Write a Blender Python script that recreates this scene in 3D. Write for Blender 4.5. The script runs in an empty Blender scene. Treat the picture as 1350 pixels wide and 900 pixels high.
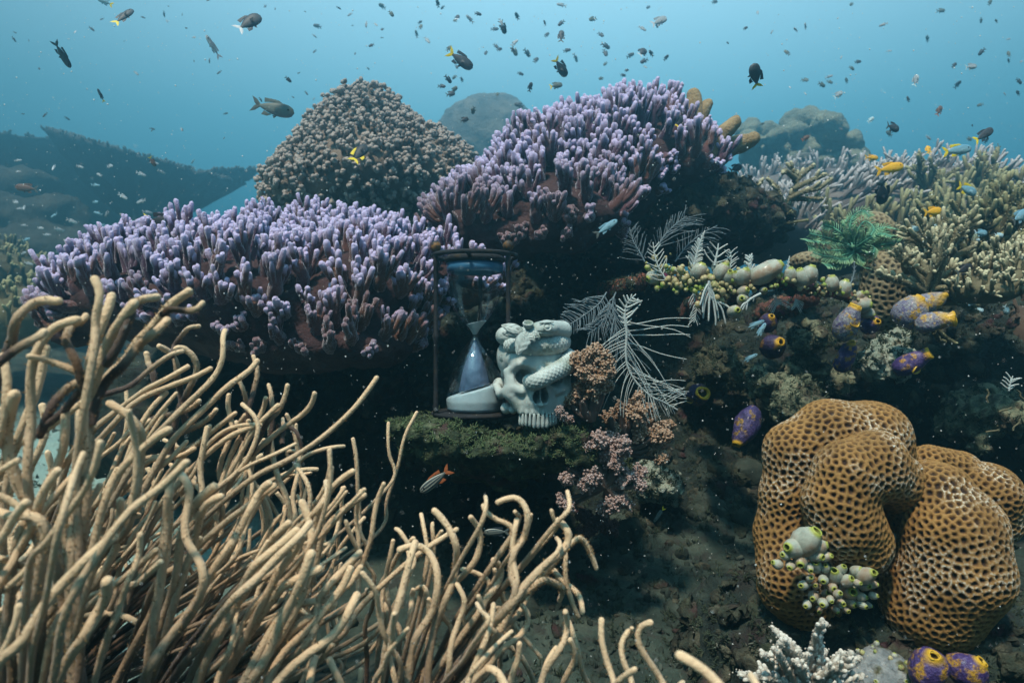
import bpy, math, random
import numpy as np
from mathutils import Vector, Matrix

random.seed(7)
RNG = np.random.default_rng(7)
SC = bpy.context.scene
COL = SC.collection
CAMZ = 1.0
FPX = 900.0

# ---------------------------------------------------------------- camera
cd = bpy.data.cameras.new('camera')
cam = bpy.data.objects.new('camera', cd)
COL.objects.link(cam)
cam.location = (0, 0, CAMZ)
cam.rotation_euler = (math.radians(90), 0, 0)
cd.sensor_width = 36.0
cd.lens = 24.0
cd.clip_start = 0.02
cd.clip_end = 600
cd.dof.use_dof = True
cd.dof.focus_distance = 1.25
cd.dof.aperture_fstop = 7.0
SC.camera = cam

# ---------------------------------------------------------------- view
SC.view_settings.view_transform = 'Standard'
SC.view_settings.look = 'None'
SC.view_settings.gamma = 1.0
SC.view_settings.exposure = 0.48
SC.view_settings.use_curve_mapping = False
SC.render.engine = 'CYCLES'
SC.cycles.use_denoising = True
SC.cycles.max_bounces = 6
SC.cycles.diffuse_bounces = 2
SC.cycles.glossy_bounces = 3
SC.cycles.transmission_bounces = 6
SC.cycles.volume_bounces = 0
SC.cycles.transparent_max_bounces = 8
SC.cycles.caustics_reflective = False
SC.cycles.caustics_refractive = False

# ---------------------------------------------------------------- world: daylight filtered by the sea
SUN_EL, SUN_AZ = math.radians(62), math.radians(205)     # azimuth from +Y, clockwise
w = bpy.data.worlds.new('World')
SC.world = w
w.use_nodes = True
nt = w.node_tree
nt.nodes.clear()
N = nt.nodes.new
out = N('ShaderNodeOutputWorld')
bg = N('ShaderNodeBackground'); bg.inputs['Strength'].default_value = 0.10
bg2 = N('ShaderNodeBackground'); bg2.inputs['Strength'].default_value = 0.84
add = N('ShaderNodeAddShader')
sky = N('ShaderNodeTexSky'); sky.sky_type = 'NISHITA'; sky.sun_disc = False
sky.sun_elevation = SUN_EL; sky.sun_rotation = SUN_AZ
geo = N('ShaderNodeTexCoord')
sep = N('ShaderNodeSeparateXYZ')
nt.links.new(geo.outputs['Generated'], sep.inputs[0])
# sky light only comes through the surface overhead, tinted by the water
win = N('ShaderNodeMapRange'); win.inputs['From Min'].default_value = 0.45; win.inputs['From Max'].default_value = 0.9
win.inputs['To Min'].default_value = 0.0; win.inputs['To Max'].default_value = 1.0
nt.links.new(sep.outputs['Z'], win.inputs['Value'])
tint = N('ShaderNodeMix'); tint.data_type = 'RGBA'; tint.blend_type = 'MULTIPLY'; tint.inputs[0].default_value = 1.0
nt.links.new(sky.outputs[0], tint.inputs[6])
tint.inputs[7].default_value = (0.45, 0.85, 1.0, 1)
sc_ = N('ShaderNodeVectorMath'); sc_.operation = 'SCALE'
nt.links.new(tint.outputs[2], sc_.inputs[0]); nt.links.new(win.outputs[0], sc_.inputs['Scale'])
nt.links.new(sc_.outputs[0], bg.inputs['Color'])
# radiance of the water itself: brighter towards the surface and towards the light spot ahead
rmp = N('ShaderNodeValToRGB')
mr = N('ShaderNodeMapRange'); mr.inputs['From Min'].default_value = -0.6; mr.inputs['From Max'].default_value = 1.0
nt.links.new(sep.outputs['Z'], mr.inputs['Value'])
nt.links.new(mr.outputs[0], rmp.inputs[0])
cr = rmp.color_ramp
stops = [(0.0, (0.002, 0.006, 0.009)), (0.30, (0.006, 0.030, 0.045)), (0.38, (0.018, 0.18, 0.29)), (0.47, (0.035, 0.27, 0.40)),
         (0.56, (0.14, 0.40, 0.52)), (0.66, (0.36, 0.62, 0.74)), (1.0, (0.5, 0.85, 1.0))]
while len(cr.elements) < len(stops): cr.elements.new(0.5)
for e, (p, c) in zip(cr.elements, stops):
    e.position = p; e.color = (*c, 1)
dot = N('ShaderNodeVectorMath'); dot.operation = 'DOT_PRODUCT'
d0 = Vector((0.08, 0.86, 0.50)).normalized()
dot.inputs[1].default_value = d0
nt.links.new(geo.outputs['Generated'], dot.inputs[0])
mr2 = N('ShaderNodeMapRange'); mr2.inputs['From Min'].default_value = 0.60; mr2.inputs['From Max'].default_value = 1.0
mr2.inputs['To Min'].default_value = 0.50; mr2.inputs['To Max'].default_value = 1.35
nt.links.new(dot.outputs['Value'], mr2.inputs['Value'])
sc2 = N('ShaderNodeVectorMath'); sc2.operation = 'SCALE'
nt.links.new(rmp.outputs[0], sc2.inputs[0]); nt.links.new(mr2.outputs[0], sc2.inputs['Scale'])
nt.links.new(sc2.outputs[0], bg2.inputs['Color'])
nt.links.new(bg.outputs[0], add.inputs[0]); nt.links.new(bg2.outputs[0], add.inputs[1])
nt.links.new(add.outputs[0], out.inputs['Surface'])

# ---------------------------------------------------------------- sun
sd = bpy.data.lights.new('sun', 'SUN')
sd.energy = 5.0
sd.angle = math.radians(4.0)
sd.color = (1.0, 0.86, 0.68)
sun = bpy.data.objects.new('sun', sd)
COL.objects.link(sun)
sdir = Vector((math.sin(SUN_AZ) * math.cos(SUN_EL), math.cos(SUN_AZ) * math.cos(SUN_EL), math.sin(SUN_EL)))
sun.rotation_euler = sdir.to_track_quat('Z', 'Y').to_euler()
sun.location = (0, 0, 6)

# ================================================================ helpers
def W(px, py, Y):
    """a point in the world seen at photo pixel (px,py) at distance Y"""
    return np.array([(px - 675.0) / FPX * Y, Y, CAMZ + (450.0 - py) / FPX * Y])

def U(n, Y): return n * Y / FPX          # size in metres of n pixels at distance Y

def nrm(v):
    v = np.asarray(v, float)
    return v / (np.linalg.norm(v, axis=-1, keepdims=True) + 1e-12)

def link(o, parent=None):
    COL.objects.link(o)
    if parent is not None: o.parent = parent
    return o

def tag(o, label=None, cat=None, group=None, kind=None):
    if label: o['label'] = label
    if cat: o['category'] = cat
    if group: o['group'] = group
    if kind: o['kind'] = kind
    return o

def empty(name, loc):
    o = bpy.data.objects.new(name, None)
    o.location = [float(c) for c in loc]
    o.empty_display_size = 0.02
    COL.objects.link(o)
    return o

class MB:
    """collects pieces (vertices, quads, one float per vertex) of one mesh object"""
    def __init__(s): s.v = []; s.q = []; s.a = []; s.b = []; s.n = 0
    def add(s, V, Q, A=None, B=None):
        V = np.asarray(V, np.float32).reshape(-1, 3); Q = np.asarray(Q, np.int64).reshape(-1, 4)
        s.v.append(V); s.q.append(Q + s.n)
        s.a.append(np.zeros(len(V), np.float32) if A is None else np.broadcast_to(np.asarray(A, np.float32), (len(V),)))
        s.b.append(np.zeros(len(V), np.float32) if B is None else np.broadcast_to(np.asarray(B, np.float32), (len(V),)))
        s.n += len(V); return s
    def build(s, name, mat, parent=None, smooth=True, origin=None):
        V = np.concatenate(s.v); Q = np.concatenate(s.q); A = np.concatenate(s.a); B = np.concatenate(s.b)
        me = bpy.data.meshes.new(name)
        o = bpy.data.objects.new(name, me)
        off = np.zeros(3)
        if parent is not None: off = np.array(parent_world(parent))
        elif origin is not None: off = np.asarray(origin, float); o.location = [float(c) for c in off]
        V = V - off.astype(np.float32)
        deg = Q[:, 2] == Q[:, 3]
        me.vertices.add(len(V)); me.vertices.foreach_set('co', V.ravel())
        ct = np.where(deg, 3, 4)
        starts = np.concatenate([[0], np.cumsum(ct)[:-1]])
        flat = Q.ravel()[(np.stack([np.ones_like(deg)] * 3 + [~deg], 1)).ravel().astype(bool)]
        me.loops.add(len(flat)); me.loops.foreach_set('vertex_index', flat.astype(np.int32))
        me.polygons.add(len(Q)); me.polygons.foreach_set('loop_start', starts.astype(np.int32))
        try: me.polygons.foreach_set('loop_total', ct.astype(np.int32))
        except Exception: pass
        me.polygons.foreach_set('use_smooth', np.full(len(Q), smooth))
        me.update(calc_edges=True); me.validate()
        at = me.attributes.new('t', 'FLOAT', 'POINT'); at.data.foreach_set('value', A.astype(np.float32))
        at = me.attributes.new('u', 'FLOAT', 'POINT'); at.data.foreach_set('value', B.astype(np.float32))
        me.materials.append(mat)
        link(o, parent)
        return o

def parent_world(p):
    l = np.array(p.location[:])
    while p.parent is not None:
        p = p.parent; l = l + np.array(p.location[:])
    return l

def smooth_path(pts, n):
    P = np.asarray(pts, float)
    if len(P) < 3:
        t = np.linspace(0, 1, n)[:, None]; return P[0] * (1 - t) + P[-1] * t
    E = np.vstack([2 * P[0] - P[1], P, 2 * P[-1] - P[-2]])
    seg = np.linalg.norm(np.diff(P, axis=0), axis=1); cum = np.concatenate([[0], np.cumsum(seg)]); cum /= cum[-1]
    out = []
    for t in np.linspace(0, 1, n):
        i = min(int(np.searchsorted(cum, t, 'right') - 1), len(P) - 2)
        u = (t - cum[i]) / max(cum[i + 1] - cum[i], 1e-9)
        a, b, c, d = E[i], E[i + 1], E[i + 2], E[i + 3]
        out.append(0.5 * (2 * b + (c - a) * u + (2 * a - 5 * b + 4 * c - d) * u * u + (3 * b - a - 3 * c + d) * u ** 3))
    return np.array(out)

def tube(P, R, seg=8, cap=True, closed_start=True):
    """tube along P with radii R and a round tip; returns V, Q, t (0..1 along)"""
    P = np.asarray(P, float); R = np.broadcast_to(np.asarray(R, float), (len(P),)).copy()
    L = np.linspace(0, 1, len(P))
    if cap:
        d = nrm(P[-1] - P[-2]); r = R[-1]
        ex = [(P[-1] + d * r * math.sin(a), r * math.cos(a)) for a in (0.5, 0.95, 1.3, 1.56)]
        P = np.vstack([P] + [e[0][None] for e in ex]); R = np.concatenate([R, [e[1] for e in ex]]); L = np.concatenate([L, [1, 1, 1, 1]])
    T = np.gradient(P, axis=0); T = nrm(T)
    ref = np.array([0.0, 0.0, 1.0]) if abs(T[0][2]) < 0.9 else np.array([1.0, 0, 0])
    u = nrm(np.cross(T[0], ref)); Us = [u]
    for i in range(1, len(P)):
        u = Us[-1] - T[i] * np.dot(Us[-1], T[i]); Us.append(nrm(u))
    Us = np.array(Us); Vs = np.cross(T, Us)
    a = np.arange(seg) / seg * 2 * math.pi
    V = P[:, None] + R[:, None, None] * (np.cos(a)[None, :, None] * Us[:, None] + np.sin(a)[None, :, None] * Vs[:, None])
    n = len(P)
    i = np.arange(n - 1)[:, None] * seg; j = np.arange(seg)[None]; k = (j + 1) % seg
    Q = np.stack([i + j, i + k, i + seg + k, i + seg + j], -1).reshape(-1, 4)
    return V.reshape(-1, 3), Q, np.repeat(L, seg)

def lathe(profile, seg=16, axis=(0, 0, 1), origin=(0, 0, 0), squash=1.0):
    """profile [(r,h)...] turned about axis"""
    ax = nrm(axis); ref = np.array([0, 0, 1.0]) if abs(ax[2]) < 0.9 else np.array([1.0, 0, 0])
    u = nrm(np.cross(ax, ref)); v = np.cross(ax, u)
    pr = np.array(profile, float); a = np.arange(seg) / seg * 2 * math.pi
    V = np.asarray(origin, float) + pr[:, 1][:, None, None] * ax + pr[:, 0][:, None, None] * (np.cos(a)[None, :, None] * u + squash * np.sin(a)[None, :, None] * v)
    n = len(pr); i = np.arange(n - 1)[:, None] * seg; j = np.arange(seg)[None]; k = (j + 1) % seg
    Q = np.stack([i + j, i + k, i + seg + k, i + seg + j], -1).reshape(-1, 4)
    return V.reshape(-1, 3), Q, np.repeat(np.linspace(0, 1, n), seg)

def ball(seg=8, rings=6):
    a = np.linspace(-math.pi / 2 + 0.02, math.pi / 2 - 0.02, rings)
    return lathe([(math.cos(x), math.sin(x)) for x in a], seg)[:2]

def scatter(V, Q, T, S, R=None):
    """copies of template V,Q at T (n,3), scales S (n,) or (n,3), rotations R (n,3,3)"""
    T = np.asarray(T, float); n = len(T); S = np.asarray(S, float)
    if S.ndim == 1: S = S[:, None].repeat(3, 1)
    X = V[None] * S[:, None]
    if R is not None: X = np.einsum('nij,nkj->nki', R, X)
    X = X + T[:, None]
    q = Q[None] + (np.arange(n) * len(V))[:, None, None]
    return X.reshape(-1, 3), q.reshape(-1, 4)

def rot_to(D, roll=None):
    """rotation matrices taking +Z to the directions D (n,3)"""
    D = nrm(D); ref = np.where(np.abs(D[:, 2:3]) < 0.9, np.array([[0, 0, 1.0]]), np.array([[1.0, 0, 0]]))
    u = nrm(np.cross(D, ref)); v = np.cross(D, u)
    if roll is not None:
        c, s = np.cos(roll)[:, None], np.sin(roll)[:, None]; u, v = u * c + v * s, v * c - u * s
    return np.stack([u, v, D], -1)

# ---- value noise
def _h(i, j, k, s):
    n = (i * 374761393 + j * 668265263 + k * 2147483647 + s * 1274126177) & 0xFFFFFFFF
    n = ((n ^ (n >> 13)) * 1274126177) & 0xFFFFFFFF
    n = ((n ^ (n >> 16)) * 2246822519) & 0xFFFFFFFF
    return ((n ^ (n >> 15)) & 0xFFFFFF) / float(0xFFFFFF)
def vn(P, s=1.0, seed=0):
    P = np.asarray(P, np.float64) * s + 1000.0
    I = np.floor(P).astype(np.int64); f = P - I; f = f * f * (3 - 2 * f)
    x, y, z = I[..., 0], I[..., 1], I[..., 2]; fx, fy, fz = f[..., 0], f[..., 1], f[..., 2]
    r = 0
    for a in (0, 1):
        for b in (0, 1):
            for c in (0, 1):
                r = r + _h(x + a, y + b, z + c, seed) * (fx if a else 1 - fx) * (fy if b else 1 - fy) * (fz if c else 1 - fz)
    return r * 2 - 1
def fbm(P, s, o=4, seed=0):
    r = 0; a = 1.0; t = 0
    for i in range(o):
        r = r + a * vn(P, s, seed + i); t += a; a *= 0.5; s *= 2.03
    return r / t

# ---- distance fields and surface nets
def ell(P, c, r, R=None):
    q = P - np.asarray(c, float)
    if R is not None: q = q @ np.asarray(R)
    r = np.asarray(r, float)
    k0 = np.sqrt(((q / r) ** 2).sum(-1)); k1 = np.sqrt(((q / (r * r)) ** 2).sum(-1)) + 1e-9
    return k0 * (k0 - 1) / k1
def capsule(P, a, b, r1, r2=None):
    a = np.asarray(a, float); b = np.asarray(b, float); r2 = r1 if r2 is None else r2
    pa = P - a; ba = b - a; h = np.clip((pa @ ba) / (ba @ ba), 0, 1)
    return np.sqrt(((pa - h[..., None] * ba) ** 2).sum(-1)) - (r1 + (r2 - r1) * h)
def smin(a, b, k):
    h = np.clip(0.5 + 0.5 * (b - a) / k, 0, 1)
    return b * (1 - h) + a * h - k * h * (1 - h)
def smax(a, b, k): return -smin(-a, -b, k)

def nets(f, lo, hi, h):
    lo = np.asarray(lo, float); hi = np.asarray(hi, float)
    n = np.ceil((hi - lo) / h).astype(int) + 1
    g = np.stack(np.meshgrid(*[lo[i] + np.arange(n[i]) * h for i in range(3)], indexing='ij'), -1)
    G = np.empty(n)
    for i in range(0, n[0], 16): G[i:i + 16] = f(g[i:i + 16])
    G[0] = G[-1] = 1; G[:, 0] = 1; G[:, -1] = 1; G[:, :, 0] = 1; G[:, :, -1] = 1
    s = G < 0
    c = [s[a:n[0] - 1 + a, b:n[1] - 1 + b, d:n[2] - 1 + d] for a in (0, 1) for b in (0, 1) for d in (0, 1)]
    cnt = sum(x.astype(np.int8) for x in c)
    m = (cnt > 0) & (cnt < 8)
    ids = np.full(m.shape, -1, np.int64); ids[m] = np.arange(m.sum())
    I = np.argwhere(m)
    acc = np.zeros((len(I), 3)); num = np.zeros(len(I))
    for ax in range(3):
        oth = [i for i in range(3) if i != ax]
        for p in (0, 1):
            for q in (0, 1):
                o = np.zeros(3, int); o[oth[0]] = p; o[oth[1]] = q
                A = I + o; Bq = A.copy(); Bq[:, ax] += 1
                ga = G[A[:, 0], A[:, 1], A[:, 2]]; gb = G[Bq[:, 0], Bq[:, 1], Bq[:, 2]]
                x = (ga < 0) != (gb < 0)
                t = np.where(x, ga / np.where(np.abs(ga - gb) < 1e-12, 1, ga - gb), 0)
                pt = A.astype(float); pt[:, ax] += t
                acc[x] += pt[x]; num[x] += 1
    V = lo + acc / num[:, None] * h
    Qs = []
    for ax in range(3):
        a, b = [(1, 2), (2, 0), (0, 1)][ax]
        sl0 = [slice(None)] * 3; sl1 = [slice(None)] * 3
        sl0[ax] = slice(0, -1); sl1[ax] = slice(1, None)
        d = s[tuple(sl0)] != s[tuple(sl1)]
        E = np.argwhere(d)
        E = E[(E[:, a] > 0) & (E[:, b] > 0) & (E[:, a] < n[a] - 1) & (E[:, b] < n[b] - 1)]
        ins = s[E[:, 0], E[:, 1], E[:, 2]]
        def cid(da, db):
            X = E.copy(); X[:, a] += da; X[:, b] += db
            return ids[X[:, 0], X[:, 1], X[:, 2]]
        q = np.stack([cid(-1, -1), cid(0, -1), cid(0, 0), cid(-1, 0)], -1)
        q = np.where(ins[:, None], q, q[:, ::-1])
        Qs.append(q)
    Q = np.concatenate(Qs); Q = Q[(Q >= 0).all(1)]
    return V, Q

def vnormals(V, Q):
    nf = np.cross(V[Q[:, 2]] - V[Q[:, 0]], V[Q[:, 3]] - V[Q[:, 1]])
    Nn = np.zeros_like(V)
    for i in range(4): np.add.at(Nn, Q[:, i], nf)
    return nrm(Nn)

def poisson(V, Nn, d, n_try, rng, keep=None):
    """points spaced about d taken from the vertices of a mesh"""
    idx = rng.permutation(len(V))[:n_try]
    if keep is not None: idx = idx[keep[idx]]
    cell = {}; res = []
    for i in idx:
        p = V[i]; k = tuple(np.floor(p / d).astype(int)); ok = True
        for a in (-1, 0, 1):
            for b in (-1, 0, 1):
                for c in (-1, 0, 1):
                    for j in cell.get((k[0] + a, k[1] + b, k[2] + c), ()):
                        if ((V[j] - p) ** 2).sum() < d * d: ok = False; break
                    if not ok: break
                if not ok: break
            if not ok: break
        if ok: cell.setdefault(k, []).append(i); res.append(i)
    return np.array(res, int)

# ================================================================ materials
def mat(name, cols, scale=8.0, detail=6.0, rough=0.8, bump=None, tip=None, tip_from=0.5, tip_to=1.0, sheen=0.0, sheen_tint=(1, 1, 1),
        sss=0.0, spots=None, u_mix=None, spec=0.3, coat=0.0, metal=0.0, mott=None, vor=None):
    m = bpy.data.materials.new(name); m.use_nodes = True
    nt = m.node_tree; N = nt.nodes.new; L = nt.links.new
    p = nt.nodes['Principled BSDF']
    p.inputs['Roughness'].default_value = rough
    p.inputs['Specular IOR Level'].default_value = spec
    p.inputs['Metallic'].default_value = metal
    tc = N('ShaderNodeTexCoord')
    no = N('ShaderNodeTexNoise'); no.inputs['Scale'].default_value = scale; no.inputs['Detail'].default_value = detail
    no.inputs['Roughness'].default_value = 0.65
    L(tc.outputs['Object'], no.inputs['Vector'])
    r = N('ShaderNodeValToRGB'); L(no.outputs['Fac'], r.inputs[0])
    lo, hi = 0.32, 0.68
    els = r.color_ramp.elements
    while len(els) < len(cols): els.new(0.5)
    for i, c in enumerate(cols):
        els[i].position = lo + (hi - lo) * i / max(1, len(cols) - 1); els[i].color = (*c, 1)
    cur = r.outputs[0]
    def mixc(fac, col, cur, blend='MIX'):
        mx = N('ShaderNodeMix'); mx.data_type = 'RGBA'; mx.blend_type = blend
        L(fac, mx.inputs[0]); L(cur, mx.inputs[6])
        if isinstance(col, tuple): mx.inputs[7].default_value = (*col, 1)
        else: L(col, mx.inputs[7])
        return mx.outputs[2]
    if mott:                                   # mott = (scale, colour, lo, hi): patches from a second noise
        n2 = N('ShaderNodeTexNoise'); n2.inputs['Scale'].default_value = mott[0]; n2.inputs['Detail'].default_value = 5
        L(tc.outputs['Object'], n2.inputs['Vector'])
        k = N('ShaderNodeMapRange'); k.inputs['From Min'].default_value = mott[2]; k.inputs['From Max'].default_value = mott[3]
        L(n2.outputs['Fac'], k.inputs['Value']); cur = mixc(k.outputs[0], mott[1], cur)
    if vor:                                    # vor = (scale, colour, width): lines between cells
        v = N('ShaderNodeTexVoronoi'); v.feature = 'DISTANCE_TO_EDGE'; v.inputs['Scale'].default_value = vor[0]
        nd = N('ShaderNodeMix'); nd.data_type = 'VECTOR'; nd.inputs[0].default_value = 0.06
        L(tc.outputs['Object'], nd.inputs[4]); L(no.outputs['Color'], nd.inputs[5]); L(nd.outputs[1], v.inputs['Vector'])
        k = N('ShaderNodeMapRange'); k.inputs['From Min'].default_value = vor[2]; k.inputs['From Max'].default_value = vor[2] * 0.4
        L(v.outputs['Distance'], k.inputs['Value']); cur = mixc(k.outputs[0], vor[1], cur)
    if tip:
        a = N('ShaderNodeAttribute'); a.attribute_name = 't'
        k = N('ShaderNodeMapRange'); k.inputs['From Min'].default_value = tip_from; k.inputs['From Max'].default_value = tip_to
        L(a.outputs['Fac'], k.inputs['Value']); cur = mixc(k.outputs[0], tip, cur)
    if u_mix:
        a = N('ShaderNodeAttribute'); a.attribute_name = 'u'
        cur = mixc(a.outputs['Fac'], u_mix, cur)
    L(cur, p.inputs['Base Color'])
    if bump:
        b = N('ShaderNodeBump'); b.inputs['Strength'].default_value = bump[1]; b.inputs['Distance'].default_value = bump[2]
        n3 = N('ShaderNodeTexNoise'); n3.inputs['Scale'].default_value = bump[0]; n3.inputs['Detail'].default_value = 4
        n3.inputs['Roughness'].default_value = 0.6
        L(tc.outputs['Object'], n3.inputs['Vector']); L(n3.outputs['Fac'], b.inputs['Height']); L(b.outputs[0], p.inputs['Normal'])
    if sheen:
        p.inputs['Sheen Weight'].default_value = sheen; p.inputs['Sheen Roughness'].default_value = 0.22
        p.inputs['Sheen Tint'].default_value = (*sheen_tint, 1)
    if coat: p.inputs['Coat Weight'].default_value = coat; p.inputs['Coat Roughness'].default_value = 0.15
    if sss:
        p.inputs['Subsurface Weight'].default_value = sss; p.inputs['Subsurface Radius'].default_value = (0.6, 0.4, 0.3)
        p.inputs['Subsurface Scale'].default_value = 0.01
    return m
# ================================================================ the setting: seabed and reef rock
def ground_rel(x, y):
    """height of the seabed relative to the camera"""
    x = np.asarray(x, float); y = np.asarray(y, float)
    z = -0.60 + 0.16 * np.clip((y - 1.0) / 1.2, 0, 1)
    z = z + 0.25 * np.exp(-(((x - 0.6) / 1.8) ** 2 + ((y - 3.0) / 1.2) ** 2))
    # rising slopes behind: left hill under the table coral, right hill
    z = z + 0.85 * np.exp(-(((x + 9.0) / 4.2) ** 2 + ((y - 11.0) / 4.0) ** 2))
    z = z + 0.45 * np.exp(-(((x + 3.6) / 1.2) ** 2 + ((y - 4.6) / 1.4) ** 2))
    z = z + 1.5 * np.exp(-(((x - 5.5) / 4.0) ** 2 + ((y - 10.0) / 3.0) ** 2))
    z = z + 0.10 * np.exp(-(((x - 1.2) / 0.6) ** 2 + ((y - 0.7) / 0.5) ** 2))
    P = np.stack([x, y, np.zeros_like(x)], -1)
    far = np.clip((y - 6) / 20, 0, 1) * .6
    z = z + 0.05 * fbm(P, 2.2, 4, 3) + 0.022 * fbm(P, 11.0, 3, 8) * (x > -9) + far * 0.6 * fbm(P, 0.12, 3, 5)
    rub = np.clip((x + 0.35) / 0.5, 0, 1) * np.clip((6 - y) / 2, 0, 1)
    z = z + rub * (0.035 * np.abs(fbm(P, 6.0, 3, 12)) + 0.012 * fbm(P, 32.0, 2, 9))
    return z

def axis_pts(lo, hi, c, fine, n_f, n_c):
    a = np.linspace(c - fine, c + fine, n_f)
    l = c - fine - np.geomspace(0.02, (c - fine) - lo, n_c)[::-1]
    r = c + fine + np.geomspace(0.02, hi - (c + fine), n_c)
    return np.unique(np.concatenate([l, a, r]))
gx = axis_pts(-23.5, 23.5, 0.2, 2.6, 360, 60)
gy = axis_pts(-1.0, 25.5, 1.9, 1.9, 250, 80)
X, Yg = np.meshgrid(gx, gy, indexing='ij')
Z = ground_rel(X, Yg) + CAMZ
V = np.stack([X, Yg, Z], -1).reshape(-1, 3)
i = np.arange(len(gx) - 1)[:, None] * len(gy); j = np.arange(len(gy) - 1)[None]
Q = np.stack([i + j, i + len(gy) + j, i + len(gy) + j + 1, i + j + 1], -1).reshape(-1, 4)
sandmask = np.clip((-0.48 - V[:, 0] + 0.22 * fbm(V, 3.0, 3, 4)) / 0.25, 0, 1) * np.clip((4.0 - V[:, 1]) / 1.5, 0, 1)
sand = mat('sand', [(0.010, 0.018, 0.015), (0.028, 0.044, 0.036), (0.065, 0.085, 0.068)], scale=9, detail=10, rough=0.95, bump=(120, 0.7, 0.01),
           tip=(0.20, 0.29, 0.26), tip_from=0.2, tip_to=0.8, mott=(30, (0.03, 0.035, 0.03), 0.52, 0.62))
mb = MB(); mb.add(V, Q, sandmask); tag(mb.build('seabed', sand), kind='structure')

# reef rock -------------------------------------------------------------------
def reef_f(P):
    P = np.asarray(P)
    n = 0.07 * fbm(P, 2.6, 3, 21) + 0.035 * fbm(P, 9.0, 3, 31)
    e = lambda px, py, Y, rx, ry, rz: ell(P, W(px, py, Y), (rx, ry, rz))
    d = e(690, 560, 2.75, 1.05, 0.85, 0.72)                 # core behind the niche
    d = smin(d, e(300, 545, 1.95, 0.42, 0.32, 0.24), 0.12)   # under the left purple colony
    d = smin(d, e(480, 520, 2.1, 0.5, 0.28, 0.32), 0.12)
    d = smin(d, e(860, 300, 2.2, 0.42, 0.40, 0.13), 0.10)   # the roof
    d = smin(d, e(1120, 480, 2.15, 0.62, 0.50, 0.24), 0.12)  # rock face on the right
    d = smin(d, e(1320, 560, 1.9, 0.42, 0.45, 0.40), 0.12)
    d = smin(d, e(640, 700, 1.85, 0.40, 0.34, 0.20), 0.10)   # foot below the shelf
    d = smin(d, e(660, 600, 1.52, 0.19, 0.28, 0.045), 0.06)  # shelf carrying the skull
    d = smin(d, e(880, 640, 2.0, 0.30, 0.30, 0.14), 0.12)
    d = smin(d, e(1180, 880, 1.12, 0.32, 0.22, 0.15), 0.10)  # foot of the brain coral
    return d + n
V, Q = nets(reef_f, (-1.6, 0.75, 0.25), (2.3, 3.7, 1.9), 0.022)
nn = vnormals(V, Q)
V = V + nn * (0.014 * fbm(V, 40, 2, 5) + 0.045 * np.abs(fbm(V, 9, 4, 6)) - 0.01)[:, None]
REEF_V, REEF_Q = V, Q
REEF_N = vnormals(V, Q)
rock = mat('reef_rock', [(0.004, 0.007, 0.007), (0.009, 0.016, 0.014), (0.019, 0.030, 0.025), (0.045, 0.060, 0.048)], scale=14, detail=12, rough=0.95,
           bump=(90, 0.8, 0.012), mott=(13, (0.018, 0.013, 0.013), 0.55, 0.70))
mb = MB(); mb.add(V, Q); tag(mb.build('reef_rock', rock), kind='structure')

# turf and crusts on the rock: nobody could count them
def face_cam(V, Nn, lim=0.15):
    D = nrm(np.array([0, 0, CAMZ]) - V)
    return (Nn * D).sum(-1) > lim
bv, bq = ball(6, 5)
rng = np.random.default_rng(11)
def crusts(idx_pool, n, smin_, smax_, m, name, Vs, Ns, flat=0.6, seed=0):
    r = np.random.default_rng(seed); ids = r.choice(idx_pool, n)
    s = r.uniform(smin_, smax_, n) * r.uniform(0.5, 1, n)
    S = np.stack([s, s * r.uniform(.7, 1.3, n), s * flat], -1)
    v, q = scatter(bv, bq, Vs[ids] + r.normal(0, 0.004, (n, 3)), S, rot_to(Ns[ids] + r.normal(0, .2, (n, 3)), r.uniform(0, 6, n)))
    v = v + 0.35 * np.mean(s) * np.stack([vn(v, 300, 1), vn(v, 300, 2), vn(v, 300, 3)], -1)
    mbx = MB(); mbx.add(v, q); return tag(mbx.build(name, m), kind='stuff')
vis = np.argwhere(face_cam(REEF_V, REEF_N) & (REEF_V[:, 1] < 2.6)).ravel()
_px = 675 + REEF_V[vis, 0] / REEF_V[vis, 1] * FPX; _py = 450 - (REEF_V[vis, 2] - CAMZ) / REEF_V[vis, 1] * FPX
vis = vis[(_px > 350) & (_px < 1400) & (_py > 220) & (_py < 930)]
up = vis[REEF_N[vis, 2] > -0.3]
turf_m = mat('turf', [(0.008, 0.015, 0.010), (0.022, 0.036, 0.022), (0.05, 0.065, 0.038)], scale=9, rough=0.95, tip=(0.09, 0.10, 0.06), tip_from=.3, tip_to=1.6)
pale_m = mat('pale_crust', [(0.05, 0.06, 0.05), (0.10, 0.11, 0.09), (0.18, 0.17, 0.15)], scale=20, rough=0.9, bump=(180, 0.7, 0.006))
lump_s, lump_q = ball(14, 10)
def growth(Vs, Ns, pool, n, s0, s1, m, name, seed, parent=None):
    r = np.random.default_rng(seed); c = r.choice(pool, n); s = s0 + (s1 - s0) * r.random(n) ** 2.5
    v, q = scatter(lump_s, lump_q, Vs[c], np.stack([s, s * r.uniform(.6, 1.4, n), s * r.uniform(.35, .9, n)], -1), rot_to(Ns[c] + r.normal(0, .3, (n, 3)), r.uniform(0, 6, n)))
    k = np.repeat(s, len(lump_s))[:, None]
    v = v + k * .55 * np.stack([fbm(v, 45, 3, 1), fbm(v, 45, 3, 2), fbm(v, 45, 3, 3)], -1) + k * .35 * np.stack([vn(v, 210, 4), vn(v, 210, 5), vn(v, 210, 6)], -1)
    b = MB(); b.add(v, q, np.repeat(r.random(n), len(lump_s))); o = b.build(name, m, parent); o['kind'] = 'stuff'
    return o
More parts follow.
